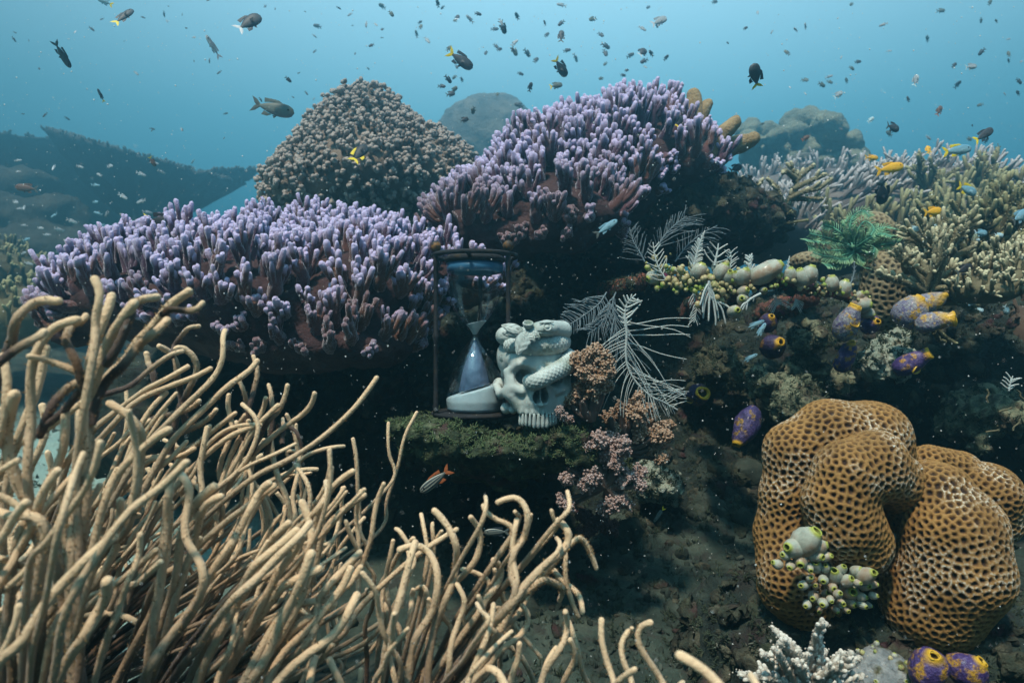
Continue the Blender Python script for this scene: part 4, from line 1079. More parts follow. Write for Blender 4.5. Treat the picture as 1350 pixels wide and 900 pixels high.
CEN = [
 (0.0, 6.5, [(395, 800), (405, 760), (412, 720), (416, 684), (420, 667), (433, 647), (447, 633), (465, 621)]),
 (0.0, 6, [(424, 665), (429, 649), (430, 635)]),
 (0.0, 6.5, [(300, 950), (340, 900), (380, 840), (400, 790), (413, 749), (418, 733), (424, 707), (438, 687), (460, 667), (480, 653)]),
 (-.03, 8, [(270, 960), (320, 900), (350, 850), (380, 800), (398, 756), (404, 738), (411, 711), (407, 684), (398, 662)]),
 (0.06, 5, [(460, 800), (470, 770), (480, 738), (489, 711), (493, 684), (498, 658), (506, 638)]),
 (0.06, 4.5, [(460, 750), (467, 698), (469, 671), (476, 647)]),
 (0.05, 4.5, [(490, 840), (498, 800), (507, 760), (513, 738), (518, 713)]),
 (0.04, 4.5, [(485, 780), (480, 745), (471, 724), (462, 707), (456, 687)]),
 (-.05, 8, [(190, 890), (215, 850), (240, 820), (262, 790), (282, 749), (300, 720), (313, 698), (327, 671), (340, 649), (354, 637)], .2),
 (-.04, 6.5, [(200, 775), (235, 745), (260, 720), (278, 707), (304, 684), (336, 660), (349, 649), (361, 640)]),
 (-.08, 9, [(225, 960), (250, 910), (262, 880), (290, 830), (312, 785), (327, 758), (344, 738), (371, 716), (391, 699)]),
 (-.08, 8, [(305, 790), (325, 775), (345, 755), (365, 735), (385, 716), (400, 702), (408, 690)]),
 (-.08, 9, [(250, 960), (285, 900), (320, 850), (345, 800), (370, 750), (390, 725), (398, 705)]),
 (-.10, 10, [(280, 960), (320, 910), (350, 870), (365, 830), (385, 790), (400, 760), (410, 730)]),
 (-.02, 7, [(395, 860), (415, 795), (430, 775), (444, 758), (460, 742), (474, 728)]),
 (-.02, 7, [(385, 798), (410, 798), (430, 790), (455, 775), (468, 760), (475, 747)]),
 (-.05, 9, [(340, 945), (355, 915), (371, 891), (404, 858), (438, 836), (460, 804), (470, 784)]),
 (-.05, 8, [(325, 920), (350, 885), (375, 850), (395, 820), (420, 810), (440, 795)]),
 (-.05, 8, [(330, 940), (360, 890), (385, 850), (410, 830), (430, 800), (455, 770), (462, 750)]),
 (-.08, 9, [(180, 960), (190, 900), (205, 840), (225, 780), (236, 740), (240, 713), (251, 682), (264, 658), (282, 641)]),
 (-.08, 8, [(200, 900), (240, 760), (253, 709), (262, 682), (271, 664), (291, 655)]),
 (-.08, 9, [(180, 960), (190, 900), (200, 820), (212, 760), (220, 718), (224, 684), (224, 651), (225, 632)]),
 (-.08, 8, [(262, 785), (251, 729), (238, 709), (244, 682), (253, 651), (249, 636), (236, 624)]),
 (0.0, 6, [(412, 880), (424, 867), (438, 850)]), (-.03, 7, [(450, 930), (440, 891), (435, 870)]), (-.05, 8, [(395, 930), (408, 885), (415, 867)]),
 (0.0, 5.5, [(468, 920), (472, 905), (476, 883)]),
 (-.06, 8, [(225, 960), (250, 900), (275, 850), (300, 810), (330, 770), (350, 720), (380, 690)]),
 (-.06, 8, [(300, 960), (330, 905), (365, 850), (395, 790), (405, 760), (410, 735)]),
 (-.07, 9, [(255, 950), (300, 870), (340, 820), (365, 780), (390, 765), (420, 750)]),
]
CEN += rand_whips(7, (230, 480), (760, 930), (130, 240), (38, 72), 5.2, 63, spread=.7)
CEN += [(s[0] + .22, s[1] * .8, s[2], .3) for s in rand_whips(20, (260, 540), (700, 900), (80, 170), (50, 120), 5, 64)]
colony('sea_whip', 'dense sandy-beige sea whip in the lower middle with long parallel branches', g0(-0.52, 0.86), CEN, 0.70, 3)

RGT = [
 (0.0, 7, [(480, 950), (500, 905), (510, 860), (523, 808), (532, 767), (540, 735), (547, 715)]),
 (0.02, 7, [(530, 945), (534, 905), (540, 871), (552, 837), (572, 808), (579, 776), (575, 747), (563, 727), (546, 718), (527, 724)], .35),
 (0.0, 7, [(560, 945), (563, 905), (569, 860), (578, 819), (589, 790), (597, 770), (601, 750), (601, 718), (589, 689), (573, 673)], .25),
 (0.0, 6.2, [(597, 772), (604, 767), (624, 747), (634, 724), (633, 698), (621, 682)]),
 (0.02, 6.5, [(560, 950), (565, 905), (581, 877), (607, 842), (633, 808), (644, 787), (659, 767), (662, 747), (651, 738)], .2),
 (0.03, 5, [(641, 787), (647, 767), (636, 756), (610, 750)]),
 (0.0, 4.5, [(640, 676), (640, 664), (640, 655)]),
 (0.0, 5.2, [(679, 698), (664, 689), (644, 679), (634, 669), (637, 666)], .3),
 (0.0, 6.2, [(675, 790), (673, 760), (674, 740), (678, 724), (688, 709), (695, 686), (690, 666), (676, 655), (656, 662)], .3),
 (0.0, 5.8, [(675, 787), (673, 750), (673, 715), (680, 690), (681, 685)]),
 (0.0, 4.4, [(682, 692), (680, 680), (679, 674)]), (0.0, 4.4, [(690, 705), (699, 692), (700, 678)]),
 (0.0, 9, [(600, 950), (612, 910), (621, 894), (644, 854), (659, 819), (678, 787)]),
 (0.0, 4.8, [(737, 686), (748, 678), (755, 666), (748, 648)]),
 (0.0, 4.2, [(738, 688), (734, 692), (725, 686), (727, 673)], .3),
 (0.0, 7.5, [(676, 792), (685, 779), (708, 753), (734, 730), (751, 715), (751, 698), (737, 686)]),
 (0.0, 4.5, [(736, 728), (735, 718), (734, 709)]),
 (0.05, 5.5, [(748, 722), (760, 708), (774, 715), (786, 748)], 1.2),
 (0.05, 6, [(722, 745), (735, 765), (763, 776), (768, 806)], .8), (0.06, 6, [(700, 772), (722, 765), (745, 772), (738, 790)], 1.2),
 (0.06, 5, [(745, 725), (742, 750), (752, 790), (762, 812)], .5),
 (0.02, 5.5, [(600, 930), (625, 895), (647, 877), (665, 854), (688, 837), (696, 813), (685, 796), (678, 788)]),
 (-.03, 6.5, [(700, 945), (712, 905), (719, 880), (737, 854), (747, 828), (745, 806)]),
 (0.0, 6, [(735, 950), (740, 905), (748, 885), (760, 865), (752, 843)], .3), (0.03, 5.5, [(770, 920), (768, 890), (760, 850), (750, 820)], .3),
 (-.03, 6.5, [(665, 930), (673, 894), (685, 868), (685, 848)]),
 (-.08, 8, [(670, 940), (668, 908), (664, 891), (653, 877), (645, 880)]),
 (0.03, 4.5, [(615, 845), (612, 825), (610, 806)]), (0.06, 4.5, [(650, 800), (680, 825), (700, 850), (713, 866)]),
 (0.05, 5, [(555, 905), (562, 860), (566, 790), (560, 770), (551, 775)], .8),
 (0.08, 4.2, [(545, 820), (556, 780), (561, 740), (572, 715), (582, 700)], .1), (0.08, 4.2, [(560, 760), (563, 720), (558, 692), (555, 678)], .3),
 (0.08, 4.2, [(572, 722), (566, 700), (570, 690)], .0), (0.06, 4.4, [(520, 800), (535, 760), (547, 740), (528, 700), (522, 697)], 0),
]
RGT += rand_whips(16, (480, 760), (830, 960), (60, 150), (60, 110), 5.5, 65)
colony('sea_whip', 'curling pale sea whip with a looped tip below the mossy ledge', g0(-0.16, 0.80), RGT, 0.68, 4)
LAST = [
 (0.0, 6, [(820, 950), (812, 908), (809, 894), (800, 868), (792, 842), (793, 817)]),
 (0.0, 5.5, [(835, 940), (832, 900), (818, 871), (815, 848), (828, 832)]), (0.0, 4.5, [(820, 855), (828, 840), (833, 828)]),
 (0.0, 6.5, [(890, 950), (878, 910), (873, 897), (858, 871), (844, 845), (844, 825), (858, 820)]),
 (-.05, 6.5, [(790, 930), (805, 906), (818, 891), (836, 882)]),
 (-.14, 10, [(965, 950), (948, 905), (936, 889), (916, 871), (897, 864)]),
 (-.12, 8, [(1010, 940), (1000, 905), (990, 890)]),
 (0.0, 6, [(870, 950), (885, 915), (900, 900)]),
]
colony('sea_whip', 'short-branched sea whip at the bottom edge, right of the looped one', g0(0.18, 0.72), LAST, 0.60, 5)
# ================================================================ honeycomb corals
def honey_mat(name, wall, pit, white):
    m = bpy.data.materials.new(name); m.use_nodes = True; nt = m.node_tree; N = nt.nodes.new; L = nt.links.new
    p = nt.nodes['Principled BSDF']; p.inputs['Roughness'].default_value = 0.7; p.inputs['Specular IOR Level'].default_value = 0.3
    a = N('ShaderNodeAttribute'); a.attribute_name = 't'; b = N('ShaderNodeAttribute'); b.attribute_name = 'u'
    tc = N('ShaderNodeTexCoord'); no = N('ShaderNodeTexNoise'); no.inputs['Scale'].default_value = 18; no.inputs['Detail'].default_value = 8
    L(tc.outputs['Object'], no.inputs['Vector'])
    r = N('ShaderNodeValToRGB'); L(no.outputs['Fac'], r.inputs[0]); r.color_ramp.elements[0].position = .3; r.color_ramp.elements[1].position = .7
    r.color_ramp.elements[0].color = (*[c * 0.65 for c in wall], 1); r.color_ramp.elements[1].color = (*wall, 1)
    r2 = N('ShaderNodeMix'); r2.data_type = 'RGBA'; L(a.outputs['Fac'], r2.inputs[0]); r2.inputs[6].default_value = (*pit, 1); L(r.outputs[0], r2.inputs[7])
    # bleached and silted patches: only on the raised walls
    no2 = N('ShaderNodeTexNoise'); no2.inputs['Scale'].default_value = 260; no2.inputs['Detail'].default_value = 3; L(tc.outputs['Object'], no2.inputs['Vector'])
    k = N('ShaderNodeMapRange'); k.inputs['From Min'].default_value = 0.42; k.inputs['From Max'].default_value = 0.56; L(no2.outputs['Fac'], k.inputs['Value'])
    mu = N('ShaderNodeMath'); mu.operation = 'MULTIPLY'; L(k.outputs[0], mu.inputs[0]); L(b.outputs['Fac'], mu.inputs[1])
    r3 = N('ShaderNodeMix'); r3.data_type = 'RGBA'; L(mu.outputs[0], r3.inputs[0]); L(r2.outputs[2], r3.inputs[6]); r3.inputs[7].default_value = (*white, 1)
    L(r3.outputs[2], p.inputs['Base Color'])
    bp = N('ShaderNodeBump'); bp.inputs['Strength'].default_value = 0.8; bp.inputs['Distance'].default_value = 0.002
    n3 = N('ShaderNodeTexNoise'); n3.inputs['Scale'].default_value = 700; L(tc.outputs['Object'], n3.inputs['Vector']); L(n3.outputs['Fac'], bp.inputs['Height'])
    L(bp.outputs[0], p.inputs['Normal'])
    return m

def honeycomb(V, Q, cell, depth, seed, white_fn=None, wallw=0.42):
    """pits pushed into the surface around points spaced about one cell apart"""
    from mathutils import kdtree
    Nn = vnormals(V, Q); r = np.random.default_rng(seed)
    ids = poisson(V, Nn, cell * 0.80, len(V), r)
    kd = kdtree.KDTree(len(ids))
    for i, a in enumerate(ids): kd.insert(V[a], i)
    kd.balance()
    size = r.uniform(0.85, 1.15, len(ids))
    t = np.zeros(len(V)); e = np.zeros(len(V))
    for i in range(len(V)):
        f = kd.find_n(V[i], 2)
        d1, d2 = f[0][2], f[1][2]
        e[i] = (d2 - d1) / (cell * size[f[0][1]])       # 0 on walls
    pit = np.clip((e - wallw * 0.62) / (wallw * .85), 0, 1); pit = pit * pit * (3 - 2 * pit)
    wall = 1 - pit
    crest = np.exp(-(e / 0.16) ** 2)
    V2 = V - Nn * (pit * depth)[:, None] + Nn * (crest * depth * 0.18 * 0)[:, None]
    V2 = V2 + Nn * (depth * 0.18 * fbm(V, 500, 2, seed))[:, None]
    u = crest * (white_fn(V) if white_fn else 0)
    return V2, Q, wall, u

honey = honey_mat('honeycomb_coral', (0.30, 0.165, 0.050), (0.024, 0.010, 0.005), (0.60, 0.58, 0.50))
BY = 1.0
def bl(px, py, dY, rx, ry, rz): return (W(px, py, BY + dY), (U(rx, BY), ry, U(rz, BY)))
root = tag(empty('brain_coral', W(1160, 850, 1.08)), 'large orange-brown honeycomb coral of folded lobes in the lower right', 'coral')
def arc_caps(pts, dY, r):     # a chain of overlapping capsules
    return [(W(x, y, BY + d), U(rr, BY)) for (x, y, rr, d) in pts]
LOBES = [
 # back arch: from the lower left over the top to the right
 [(1045, 760, 44, .02), (1032, 700, 36, .05), (1036, 650, 36, .05), (1050, 600, 44, .05), (1095, 575, 48, .05), (1145, 582, 52, .06), (1165, 612, 44, .07)],
 # centre fold
 [(1128, 715, 44, -.02), (1112, 690, 46, -.03), (1105, 660, 45, -.03), (1115, 625, 44, -.03), (1150, 615, 42, -.02), (1180, 635, 34, 0.0), (1185, 665, 26, .03)],
 # right fold
 [(1228, 795, 62, .0), (1258, 750, 64, -.02), (1255, 700, 60, -.02), (1232, 655, 44, .0), (1215, 640, 32, .02)],
 # right back lobes
 [(1225, 612, 30, .09), (1260, 625, 36, .10)], [(1275, 640, 38, .09), (1300, 655, 46, .09), (1305, 685, 42, .09)],
 # lower left lobe and foot
 [(1040, 775, 40, .03), (1060, 790, 40, .05), (1090, 790, 40, .08)], [(1150, 790, 50, .10), (1200, 815, 40, .08)],
 [(1188, 690, 14, 0.02), (1196, 700, 12, .02)],
]
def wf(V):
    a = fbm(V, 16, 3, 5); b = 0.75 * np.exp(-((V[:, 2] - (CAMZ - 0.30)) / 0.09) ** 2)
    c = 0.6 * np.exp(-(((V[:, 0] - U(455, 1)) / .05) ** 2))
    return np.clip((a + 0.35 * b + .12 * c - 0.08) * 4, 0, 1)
for li, lobe in enumerate(LOBES):
    pts = arc_caps(lobe, 0, 0)
    def bf(P, pts=pts):
        d = None
        for (a, ra), (b, rb) in zip(pts[:-1], pts[1:]):
            c = capsule(P, a, b, ra, rb); d = c if d is None else smin(d, c, 0.012)
        return d + 0.008 * fbm(P, 9, 2, 3)
    A_ = np.array([p[0] for p in pts]); R_ = max(p[1] for p in pts)
    V, Q = nets(bf, A_.min(0) - R_ - .012, A_.max(0) + R_ + .012, 0.0022 if R_ > 0.02 else 0.0018)
    V, Q, t, u = honeycomb(V, Q, 0.0106, 0.0046, 40 + li, wf)
    mb = MB(); mb.add(V, Q, t, u); mb.build('lobe', honey, root)

honey2 = honey_mat('pale_honeycomb', (0.30, 0.25, 0.15), (0.030, 0.022, 0.016), (0.5, 0.5, 0.4))
def small_honey(label, prims, cell, res, seed):
    c = np.array([p[0] for p in prims]); rr = np.array([p[1] for p in prims])
    def f(P):
        d = None
        for cc, r in prims:
            e = ell(P, cc, r); d = e if d is None else smin(d, e, .03)
        return d + 0.006 * fbm(P, 14, 2, seed)
    V, Q = nets(f, (c - rr).min(0) - .02, (c + rr).max(0) + .02, res)
    V, Q, t, u = honeycomb(V, Q, cell, cell * .4, seed, None, 0.5)
    mb = MB(); mb.add(V, Q, t, u); return tag(mb.build('honeycomb_coral', honey2, origin=c[0]), label, 'coral')
small_honey('small dark honeycomb coral head right of the tunicate ledge, below the green feather star', [pr(1168, 368, 1.50, 30, .05, 38), pr(1165, 405, 1.52, 34, .05, 32)], 0.013, 0.0032, 3)
small_honey('pale honeycomb coral knob half hidden behind the green feather star', [pr(1148, 300, 1.75, 24, .05, 20), pr(1165, 312, 1.75, 18, .05, 16)], 0.014, 0.004, 4)
small_honey('dim honeycomb coral in the shade above the tunicate ledge', [pr(1060, 345, 1.75, 20, .05, 14)], 0.012, 0.004, 6)

# ================================================================ sea squirts
tun_m = mat('white_tunicate', [(0.22, 0.25, 0.21), (0.32, 0.34, 0.29), (0.42, 0.43, 0.38)], scale=40, rough=0.55, bump=(350, 0.35, 0.002), mott=(34, (0.26, 0.19, 0.13), 0.50, 0.64), tip=(0.28, 0.32, 0.06), tip_from=0.30, tip_to=0.75, sss=0.2, coat=0.1)
tun_in = mat('tunicate_opening', [(0.09, 0.11, 0.015), (0.16, 0.17, 0.03)], scale=40, rough=0.7)
yel_m = mat('yellow_tunicate', [(0.18, 0.17, 0.08), (0.33, 0.29, 0.15), (0.44, 0.38, 0.24)], scale=60, rough=0.5, bump=(400, 0.3, 0.001), mott=(45, (0.20, 0.28, 0.05), 0.5, 0.62), sss=0.2)
def squirt_geo(L, r, ax, o, seed, seg=16, rim=0.42):
    pr_ = [(0.05, 0), (0.55, 0.02), (0.9, 0.18), (1.0, 0.42), (0.88, 0.68), (0.62, 0.88), (rim, 0.97), (rim * 0.9, 1.02), (rim * 0.72, 1.0)]
    v, q, t = lathe([(a * r, b * L) for a, b in pr_], seg, ax, o)
    v = v + r * 0.13 * np.stack([vn(v, .9 / r, seed), vn(v, .9 / r, seed + 1), vn(v, .9 / r, seed + 2)], -1)
    pi_ = [(rim * 0.72 , 1.0), (rim * 0.55, 0.9), (rim * 0.35, 0.7), (0.02, 0.6)]
    v2, q2, t2 = lathe([(a * r, b * L) for a, b in pi_], seg, ax, o)
    n_ = len(v) // seg
    v2[:seg] = v[(n_ - 1) * seg:]
    tt = np.repeat([0, 0, 0, 0, 0.05, 0.3, 0.8, 1, 1], seg)
    return (v, q, tt), (v2, q2, t2)
def squirt(parent, L, r, ax, o, seed, m=tun_m, mi=tun_in, name='sea_squirt', **kw):
    (v, q, t), (v2, q2, t2) = squirt_geo(L, r, ax, o, seed, **kw)
    b = MB(); b.add(v, q, t); ob = b.build(name, m, parent, origin=None if parent is not None else o)
    b = MB(); b.add(v2, q2, t2); b.build('siphon', mi, ob)
    return ob
r = np.random.default_rng(50)
cl = tag(empty('tunicate_cluster', W(1110, 765, 0.93)), 'cluster of small white round tunicates with green openings growing on the brown honeycomb coral', 'sea squirts')
TUN = [(1075, 745, 11), (1100, 758, 13), (1117, 765, 10), (1130, 752, 9), (1142, 758, 13), (1120, 778, 14), (1098, 775, 8), (1085, 764, 8), (1073, 786, 9), (1085, 795, 8), (1064, 797, 7), (1108, 795, 8),
       (1122, 793, 9), (1136, 786, 7), (1140, 772, 8), (1150, 770, 7), (1152, 785, 6), (1137, 797, 7), (1058, 771, 8), (1145, 797, 5), (1110, 750, 8), (1088, 748, 7), (1125, 757, 6), (1095, 790, 6), (1105, 783, 7), (1075, 772, 6),
       (1130, 768, 6), (1090, 782, 7), (1102, 803, 6), (1116, 803, 6), (1068, 762, 6), (1150, 757, 7), (1080, 803, 6)]
for k_, (x, y, s) in enumerate(TUN):
    ax = nrm(np.array([(x - 1105) / 60 + r.normal(0, .25), -1.0, (775 - y) / 50 + 0.35 + r.normal(0, .2)]))
    Ls = U(s * 2.1, .93); squirt(cl, Ls, U(s * .86, .93), ax, W(x, y, .93 + r.uniform(-.01, .02)) - ax * Ls * .5, 10 + k_, seg=14)
c2 = tag(empty('tunicate_cluster', W(1055, 730, 0.93)), 'two big pale tunicates among small green-mouthed ones on the honeycomb coral', 'sea squirts')
for k_, (x, y, s, ax) in enumerate([(1063, 712, 20, (0.5, -.5, .9)), (1048, 722, 16, (-1, -.6, .2)), (1078, 720, 12, (1, -.4, .3)), (1055, 738, 12, (-.4, -1, -.3)), (1075, 732, 11, (0.6, -1, .0)), (1088, 733, 9, (0.7, -.8, .4)), (1024, 743, 8, (-1, -.4, .4)),
                                    (1035, 732, 8, (-.8, -.7, .4)), (1042, 745, 8, (-.5, -1, -.2)), (1066, 748, 8, (0, -1, -.2))]):
    ax = nrm(ax); Ls = U(s * 2.1, .93); squirt(c2, Ls, U(s * .85, .93), ax, W(x, y, .93) - ax * Ls * .5, 90 + k_, seg=18)

# gold-mouthed purple sea squirts
def gold_mat(name, base, blot, vein, sc=60):
    m = mat(name, base, scale=sc, rough=0.55, coat=0.05, spec=0.3, bump=(160, 0.9, 0.004), mott=(70, blot, 0.53, 0.60), vor=(95, vein, 0.07), tip=(0.50, 0.29, 0.015), tip_from=0.35, tip_to=0.80)
    return m
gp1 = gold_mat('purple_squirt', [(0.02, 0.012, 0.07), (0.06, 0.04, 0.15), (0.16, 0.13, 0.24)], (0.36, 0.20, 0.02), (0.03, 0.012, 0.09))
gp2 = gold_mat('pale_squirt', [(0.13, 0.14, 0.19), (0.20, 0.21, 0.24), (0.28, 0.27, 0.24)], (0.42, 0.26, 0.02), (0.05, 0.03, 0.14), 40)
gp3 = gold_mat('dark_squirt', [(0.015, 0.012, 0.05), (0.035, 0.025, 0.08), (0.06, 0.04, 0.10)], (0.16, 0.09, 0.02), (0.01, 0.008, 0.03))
ym = mat('golden_rim', [(0.40, 0.24, 0.015), (0.55, 0.36, 0.03)], scale=50, rough=0.45, coat=0.2)
yi = mat('squirt_throat', [(0.03, 0.02, 0.015), (0.16, 0.10, 0.01)], scale=50, rough=0.6)
def gold(label, x, y, Y, L, r_, ax, m, side=None, seed=0, mouth=0.5, cap=.75):
    ax = nrm(ax); Lm = U(L, Y); rm = U(r_, Y); o = W(x, y, Y) - ax * Lm * .5
    root = tag(empty('purple_sea_squirt', o), label, 'sea squirt', 'gold-mouthed sea squirts')
    (v, q, t), _ = squirt_geo(Lm, rm, ax, o, seed, 28, mouth)
    v = v + rm * .22 * np.stack([fbm(v, .8 / rm, 3, seed), fbm(v, .8 / rm, 3, seed + 7), fbm(v, .8 / rm, 3, seed + 3)], -1)
    hh_ = np.clip(((v - o) @ ax / Lm - cap) / .35, 0, 1) * .8; hh_ = np.where(t > .7, .8, hh_ * (.7 + .6 * vn(v, 1.6 / rm, seed))); b = MB(); b.add(v, q, hh_); b.build('body', m, root)
    def mouthp(c, a, rr):
        v, q, t = lathe([(rr * .92, -rr * .5), (rr * 1.0, 0), (rr * 1.05, rr * .2), (rr * .98, rr * .32), (rr * .86, rr * .25), (rr * .78, 0)], 20, a, c, .82)
        v = v + rr * .2 * np.stack([vn(v, 1.1 / rr, 1), vn(v, 1.1 / rr, 2), vn(v, 1.1 / rr, 3)], -1)
        b = MB(); b.add(v, q); s = b.build('siphon', ym, root)
        v, q, t = lathe([(rr * .80, 0), (rr * .7, -rr * .6), (rr * .3, -rr * 1.2), (.0001, -rr * 1.3)], 20, a, c); b = MB(); b.add(v, q); b.build('throat', yi, s)
    mouthp(o + ax * Lm * 0.96, ax, rm * mouth * .95)
    if side is not None:
        sd_, sa, sr = side; sa = nrm(sa); c = o + ax * Lm * sd_ + sa * rm * 0.95
        v, q, t = tube([o + ax * Lm * sd_, o + ax * Lm * sd_ + sa * rm * .5, c], [rm * .7, rm * .6, rm * sr], 18, cap=False); b = MB(); b.add(v, q, .2); b.build('side_tube', m, root)
        mouthp(c, sa, rm * sr)
    return root
gold('grey-violet sea squirt with two golden mouths hanging below the right end of the tunicate ledge', 1117, 425, 1.27, 50, 16, (0.35, -.35, 1), gp2, (0.45, (0.25, -1, .1), .42), 1, .55)
gold('purple sea squirt with yellow blotches directly below the two-mouthed grey one', 1115, 470, 1.30, 44, 12, (0.15, -.5, .9), gp1, None, 2, .4)
gold('small orange-blotched round sea squirt right of the two-mouthed grey one', 1148, 427, 1.32, 26, 13, (0.3, -1, .3), gp1, None, 3, .35)
gold('pale veined sea squirt with a closed mouth, largest of the yellow-topped trio', 1200, 410, 1.28, 44, 20, (0.5, -.3, 1), gp2, None, 4, .3, .5)
gold('yellow pointed sea squirt behind the other two of the yellow-topped trio', 1225, 398, 1.34, 42, 13, (1.0, -.1, .45), gp2, None, 5, .3, .2)
gold('sea squirt with one wide yellow mouth turned right, lowest of the yellow-topped trio', 1232, 424, 1.25, 44, 14, (1.0, -.45, .15), gp2, None, 6, .75, .35)
gold('bright violet and yellow sea squirt with two ringed mouths on the reef face', 1202, 478, 1.28, 48, 14, (0.9, -.5, .6), gp1, (0.35, (0.6, -1, -.5), .5), 7, .6)
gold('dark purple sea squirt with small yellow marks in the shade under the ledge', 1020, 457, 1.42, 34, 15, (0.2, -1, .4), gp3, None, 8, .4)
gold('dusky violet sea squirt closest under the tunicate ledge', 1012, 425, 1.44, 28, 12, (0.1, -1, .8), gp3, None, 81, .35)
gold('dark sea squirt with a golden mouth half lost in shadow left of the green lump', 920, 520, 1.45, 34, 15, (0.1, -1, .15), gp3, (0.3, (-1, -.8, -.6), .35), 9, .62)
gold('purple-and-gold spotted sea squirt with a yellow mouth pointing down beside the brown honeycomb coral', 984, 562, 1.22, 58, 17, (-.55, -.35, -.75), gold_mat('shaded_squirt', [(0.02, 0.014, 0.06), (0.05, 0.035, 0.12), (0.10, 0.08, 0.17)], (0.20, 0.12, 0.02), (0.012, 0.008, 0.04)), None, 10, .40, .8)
gold('purple sea squirt with gold patches at the bottom edge, left of the pair', 1225, 878, 0.86, 48, 24, (-.1, -.6, .9), gp1, None, 11, .3)
gold('purple and orange sea squirt at the bottom edge, right of the pair', 1275, 882, 0.88, 46, 24, (0.5, -.5, .8), gp1, None, 12, .35)

# ================================================================ ledge crowded with tunicates
LX = [(845, 372), (880, 368), (915, 372), (950, 378), (985, 375), (1020, 372), (1055, 378), (1090, 382), (1120, 392), (1140, 400)]
def ledge_f(P):
    d = None
    pts = [W(x, y, 1.40 - 0.12 * math.sin((x - 845) / 295 * math.pi * .8)) for x, y in LX]
    for i in range(len(pts) - 1):
        c = capsule(P, pts[i], pts[i + 1], .0095 if i < 8 else .008); d = c if d is None else smin(d, c, .01)
    d = smin(d, capsule(P, pts[4] + np.array([0, .06, -.01]), pts[4] + np.array([0, .4, -.03]), .014, .03), .02)
    d = smin(d, capsule(P, pts[7] + np.array([0, .06, -.01]), pts[7] + np.array([0.03, .4, -.03]), .014, .03), .02)
    d = smin(d, capsule(P, pts[0], pts[0] + np.array([-0.02, .35, .0]), .012, .03), .02)
    return d + 0.010 * fbm(P, 34, 3, 4)
V, Q = nets(ledge_f, (0.18, 1.18, 1.00), (0.80, 1.85, 1.20), 0.0035)
lm_ = mat('encrusted_ledge', [(0.03, 0.02, 0.018), (0.08, 0.035, 0.028), (0.14, 0.045, 0.025), (0.13, 0.10, 0.05)], scale=34, detail=8, rough=0.8, bump=(220, 0.9, 0.005), mott=(22, (0.16, 0.02, 0.06), 0.58, 0.64))
LGV, LGQ = V, Q
mb = MB(); mb.add(V, Q); ledge = tag(mb.build('encrusted_ledge', lm_, origin=W(1000, 380, 1.4)), 'thin rusty red ledge jutting across the dark hollow, crowded with little tunicates', 'ledge')
r = np.random.default_rng(77)
def ly(x): return float(np.interp(x, [a for a, b in LX], [b for a, b in LX]))
def lY(x): return 1.40 - 0.12 * math.sin((x - 845) / 295 * math.pi * .8)
growth(LGV, vnormals(LGV, LGQ), np.arange(len(LGV)), 420, .002, .010, grow_m, 'crust', 71, ledge); turf(LGV, vnormals(LGV, LGQ), np.arange(len(LGV)), 420, 9, .006, .0015, turf_m, 'turf', 72, ledge)
